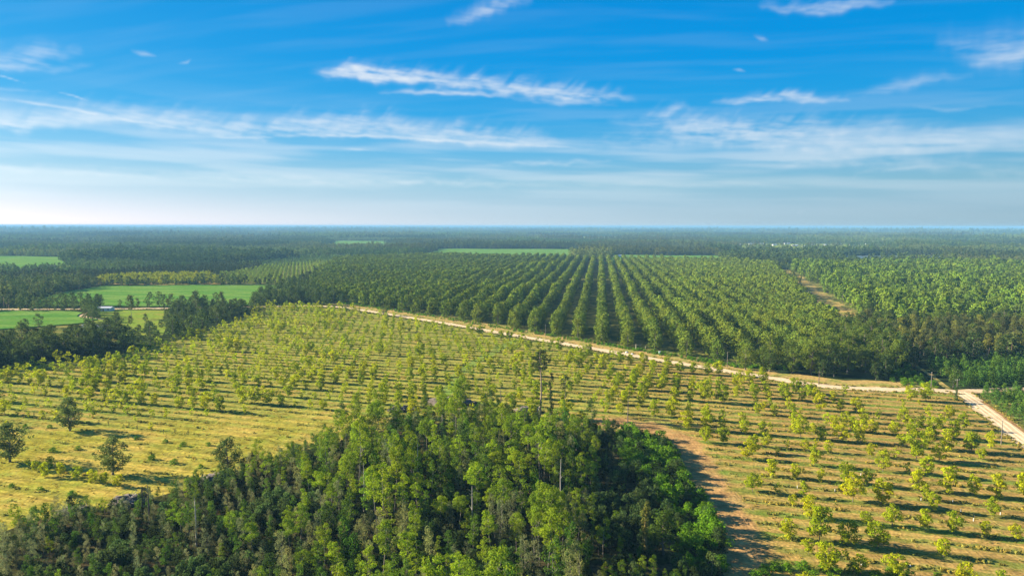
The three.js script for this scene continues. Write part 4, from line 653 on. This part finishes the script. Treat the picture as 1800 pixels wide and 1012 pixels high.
  mass('yellow_orchard_strip', 'pale yellow-green orchard strip beyond the crop field', youngFar.map(whole), y2, LEAF[0], 'orchard_tree');
  for (let k = -80; k < 80; k++) for (let u = -900; u < 400; u += 6) { const A = -38 * D2R, x = u * Math.cos(A) + k * 16 * Math.sin(A), z = -820 + u * Math.sin(A) - k * 16 * Math.cos(A); if (ORCHARD3.has(x, z)) o3.push([x, z, rnd(0.42, 0.6, r), times(tint(r, 0.2), 1.4)]); }
  mass('half_grown_orchard', 'curving rows of half-grown orchard trees beyond the crop field', oldFar.map(whole), o3, LEAF[0], 'orchard_tree');
}

// ------------------------------------------------------------------ buildings, poles and small things
const paint = (r, g, b, rough = 0.8) => new THREE.MeshStandardMaterial({ color: new THREE.Color().setRGB(r, g, b), roughness: rough });
const WHITE = paint(0.78, 0.78, 0.74), GREYROOF = paint(0.30, 0.31, 0.33, 0.6), TIN = paint(0.62, 0.64, 0.66, 0.45), DARKROOF = paint(0.10, 0.10, 0.105), PANE = paint(0.05, 0.06, 0.07, 0.1), DOOR = paint(0.32, 0.2, 0.12), POLE = paint(0.20, 0.165, 0.13), TAN = paint(0.55, 0.47, 0.36);
const box = (w, h, d, x, y, z) => new THREE.BoxGeometry(w, h, d).translate(x, y, z);
function house(name, label, x, z, turn, w, d, h, wall, roof, rise = 1.4) {
  const g = thing(name, label, 'building', x, z, turn);
  mesh('wall', box(w, h, d, 0, h / 2, 0), wall, g);
  const s = new THREE.Shape([new THREE.Vector2(-d / 2 - 0.4, 0), new THREE.Vector2(d / 2 + 0.4, 0), new THREE.Vector2(0, rise)]);
  const rg = new THREE.ExtrudeGeometry(s, { depth: w + 0.8, bevelEnabled: false }); rg.translate(0, 0, -(w + 0.8) / 2); rg.rotateY(Math.PI / 2); rg.translate(0, h + 0.003, 0);
  mesh('roof', rg, roof, g);
  for (const side of [-1, 1]) {
    const n = Math.max(2, Math.floor(w / 4));
    for (let k = 0; k < n; k++) { const wx = ((k + 0.5) / n - 0.5) * w, isDoor = side > 0 && k === Math.floor(n / 2); if (isDoor) mesh('door', box(1, 2.05, 0.08, wx, 1.03, side * (d / 2 + 0.03)), DOOR, g); else { const q = mesh('window', box(1.25, 1.15, 0.07, wx, h * 0.56, side * (d / 2 + 0.025)), WHITE, g); mesh('pane', box(1.05, 0.95, 0.03, wx, h * 0.56, side * (d / 2 + 0.075)), PANE, q); } }
  }
  return g;
}
house('farm_house', 'long white house with a grey roof behind the tree line', -278.4, -453.2, 0.18, 17, 6, 2.9, WHITE, GREYROOF);
house('farm_shed', 'small white-roofed shed beside the pale road and driveway', -334.9, -557.3, 0.05, 12, 6, 2.6, WHITE, TIN, 1.0);
house('barn', 'dark-roofed barn beside the yellow meadow in the far left fields', -731.4, -1073.6, 0.1, 22, 12, 4.2, TIN, DARKROOF, 3.4);
house('farm_house', 'low dark farm building left of the barn', -751.9, -1032.5, 0.15, 18, 9, 3, TAN, DARKROOF, 2);
house('farm_house', 'pale house among trees right of the barn', -714.5, -1199.3, 0.2, 20, 9, 3.2, WHITE, TIN, 1.8);
house('farm_house', 'white-roofed house in the far clearing', -675.5, -1255.3, 0.3, 18, 8, 3.2, WHITE, TIN, 1.8);
house('farm_house', 'long pale building at the far end of the mature orchard', 442.8, -1234.6, 0.05, 34, 9, 3.4, WHITE, TIN, 1.6);
house('farm_house', 'small white house by the bright far field', 239.0, -1542.7, 0, 18, 9, 3.4, WHITE, TIN, 2);
house('farm_house', 'tiny pale hut beside the mown lane', 306.7, -698.9, 0.6, 3.4, 2.6, 2.2, WHITE, TAN, 0.7);
{
  const r = mulberry(33), V2 = [[844.0, -2536.8], [905.0, -2578.6], [959.2, -2621.2], [963.5, -2507.3], [1074.4, -2669.1], [996.1, -2404.4], [1121.7, -2554.0], [1139.7, -2481.9], [1245.6, -2600.0], [1260.4, -2525.4], [1381.0, -2648.1], [1373.4, -2532.2], [863.2, -2331.7], [975.4, -2276.4]];
  V2.sort((a, b) => a[0] - b[0]).forEach(([x, z], i) => house('village_house', `${i % 3 ? 'white' : 'pale tan'} house, ${ordinal(i + 1)} from the left in the distant settlement`, x, z, r() * 0.6 - 0.3, rnd(14, 24, r), rnd(8, 12, r), rnd(3.2, 4.6, r), i % 3 ? WHITE : TAN, [TIN, GREYROOF, TIN][i % 3], 2.4));
}
function pole(label, x, z, H, arm) {
  const g = thing('utility_pole', label, 'pole', x, z, 0.3, 'poles beside the dirt roads');
  mesh('post', new THREE.CylinderGeometry(0.1, 0.15, H, 8).translate(0, H / 2, 0), POLE, g);
  if (arm) { mesh('crossarm', box(2.2, 0.14, 0.12, 0, H - 0.5, 0.14), POLE, g); for (const k of [-0.95, 0.95, 0]) mesh('insulator', new THREE.CylinderGeometry(0.05, 0.07, 0.2, 6).translate(k, H - 0.33, 0.14), WHITE, g); }
  else mesh('insulator', new THREE.CylinderGeometry(0.05, 0.08, 0.25, 6).translate(0, H + 0.12, 0), WHITE, g);
}
pole('thin pole standing beside the road junction scrub', 180.8, -289.0, 7.5, false);
pole('pole in the corner of the field at the side road bend', 181.1, -272.6, 8.5, true);
pole('pole in the mown field corner left of the side road', 158.3, -215.1, 8, false);
pole('slim pole on the verge above the middle of the dirt road', 21.3, -428.2, 7.5, false);
pole('slim pole on the verge where orchard rows meet the oaks', 107.3, -334.7, 7.5, false);
standing('vine_covered_tree', kinds.vine.P[1], 'small vine-wrapped tree clinging to the pole at the junction', 'tree', undefined, 179.7, -270.7, 0.5, 0, LEAF[4]);
{
  // pale gate post with a rail at the orchard edge
  const g = thing('gate_post', 'weathered pale post with a crossbar at the mature orchard edge', 'post', 70.5, -382.8, 0.3);
  mesh('post', new THREE.CylinderGeometry(0.16, 0.2, 3.4, 8).translate(0, 1.7, 0), TAN, g); mesh('crossbar', box(4.2, 0.14, 0.14, 1.4, 2.9, 0.2), TAN, g);
  const p2 = thing('gate_post', 'thin second post right of the pale crossbar post', 'post', 75.6, -381.1, 0);
  mesh('post', new THREE.CylinderGeometry(0.08, 0.1, 2.6, 6).translate(0, 1.3, 0), TAN, p2); mesh('cap', new THREE.CylinderGeometry(0.12, 0.12, 0.08, 6).translate(0, 2.64, 0), TAN, p2);
  const bx = thing('well_box', 'pale blue box on a stand at the orchard edge', 'box', 80.7, -367.5, 0.2), bl = paint(0.30, 0.48, 0.52);
  mesh('cabinet', box(0.9, 1.0, 0.7, 0, 1.5, 0), bl, bx); mesh('lid', box(1.0, 0.08, 0.8, 0, 2.045, 0), WHITE, bx); for (const [a, b] of [[-0.35, -0.25], [0.35, -0.25], [-0.35, 0.25], [0.35, 0.25]]) mesh('leg', new THREE.CylinderGeometry(0.05, 0.05, 1, 6).translate(a, 0.498, b), bl, bx);
  const sack = (label, x, z, s) => { const q = new THREE.SphereGeometry(0.6, 14, 10), a = q.attributes.position; for (let i = 0; i < a.count; i++) { const k = 1 + 0.18 * n3(a.getX(i) * 3 + x, a.getY(i) * 3, a.getZ(i) * 3); a.setXYZ(i, a.getX(i) * k * 1.3, Math.max(-0.3, a.getY(i) * 0.75 * k) + 0.3, a.getZ(i) * k); } q.computeVertexNormals(); const o = thing('white_sack', label, 'sack', x, z, 0.5); o.scale.setScalar(s); mesh('bag', q, WHITE, o); mesh('knot', new THREE.ConeGeometry(0.14, 0.3, 7).translate(0, 0.84, 0), WHITE, o); };
  sack('white sack dumped at the far side of the dirt road', 63.8, -374.0, 1.1); sack('second white sack right beside the first at the roadside', 66.1, -369.0, 0.9);
  sack('white sack among shrubs in the lowest right row', 72.9, -136.0, 0.36); sack('white sack on grass between shrubs in the lowest right row', 82.7, -135.6, 0.36);
  // white tree guards round missing saplings
  const tg = [[80.5, -191.0], [78.7, -184.3], [98.6, -187.0], [85.8, -175.4], [90.4, -175.0], [76.8, -177.7], [77.7, -163.7], [65.4, -156.8], [112.6, -168.4], [110.4, -157.3], [79.6, -135.8], [110.8, -162.5], [105.1, -169.4], [119.4, -160.9]];
  tg.sort((p, q) => p[0] / -p[1] - q[0] / -q[1]).forEach(([x, z], i) => { const o = thing('tree_guard', `short white sapling guard tube, ${ordinal(i + 1)} from the left in the right orchard`, 'tree guard', x, z, 0, 'white sapling guards'); mesh('tube', new THREE.CylinderGeometry(0.07, 0.085, 0.75, 8).translate(0, 0.375, 0), WHITE, o); mesh('stake', new THREE.CylinderGeometry(0.025, 0.03, 1.5, 5).translate(0.18, 0.75, 0), POLE, o); });
  // dead saplings and stakes in the bare row under the dark lone tree
  const st = [[-178.0, -243.1], [-174.6, -243.9], [-168.8, -240.2], [-128.7, -228.8], [-123.0, -227.5], [-117.3, -224.4], [-113.5, -224.4], [-108.5, -223.2], [-132.9, -231.4], [-141.6, -234.1], [-145.8, -235.4]];
  st.sort((p, q) => p[0] / -p[1] - q[0] / -q[1]).forEach(([x, z], i) => { const q = mulberry(i + 900), s = new Soup(), o = thing('withered_sapling', `withered dark sapling, ${ordinal(i + 1)} from the left along the bare row`, 'tree', x, z, q() * 6, 'withered saplings on the bare row'); s.tube([[0, 0, 0], [0.05, 0.9, 0], [0, 1.7, 0.05]], [0.07, 0.05, 0.02], [0.07, 0.06, 0.045], 5, q); mesh('stem', s.geo(), barkMat, o); const c = new Soup(); for (let k = 0; k < 26; k++) { const a = q() * 6.28, h = 0.7 + q(); c.leaf(Math.cos(a) * q() * 0.4, h, Math.sin(a) * q() * 0.4, q() - 0.5, 0.4, q() - 0.5, 0.3, 0.6, tone([0.05, 0.055, 0.02], 0.3, q), q); } mesh('crown', c.geo(), LEAF[4], o); });
}
renderer.render(scene, camera);
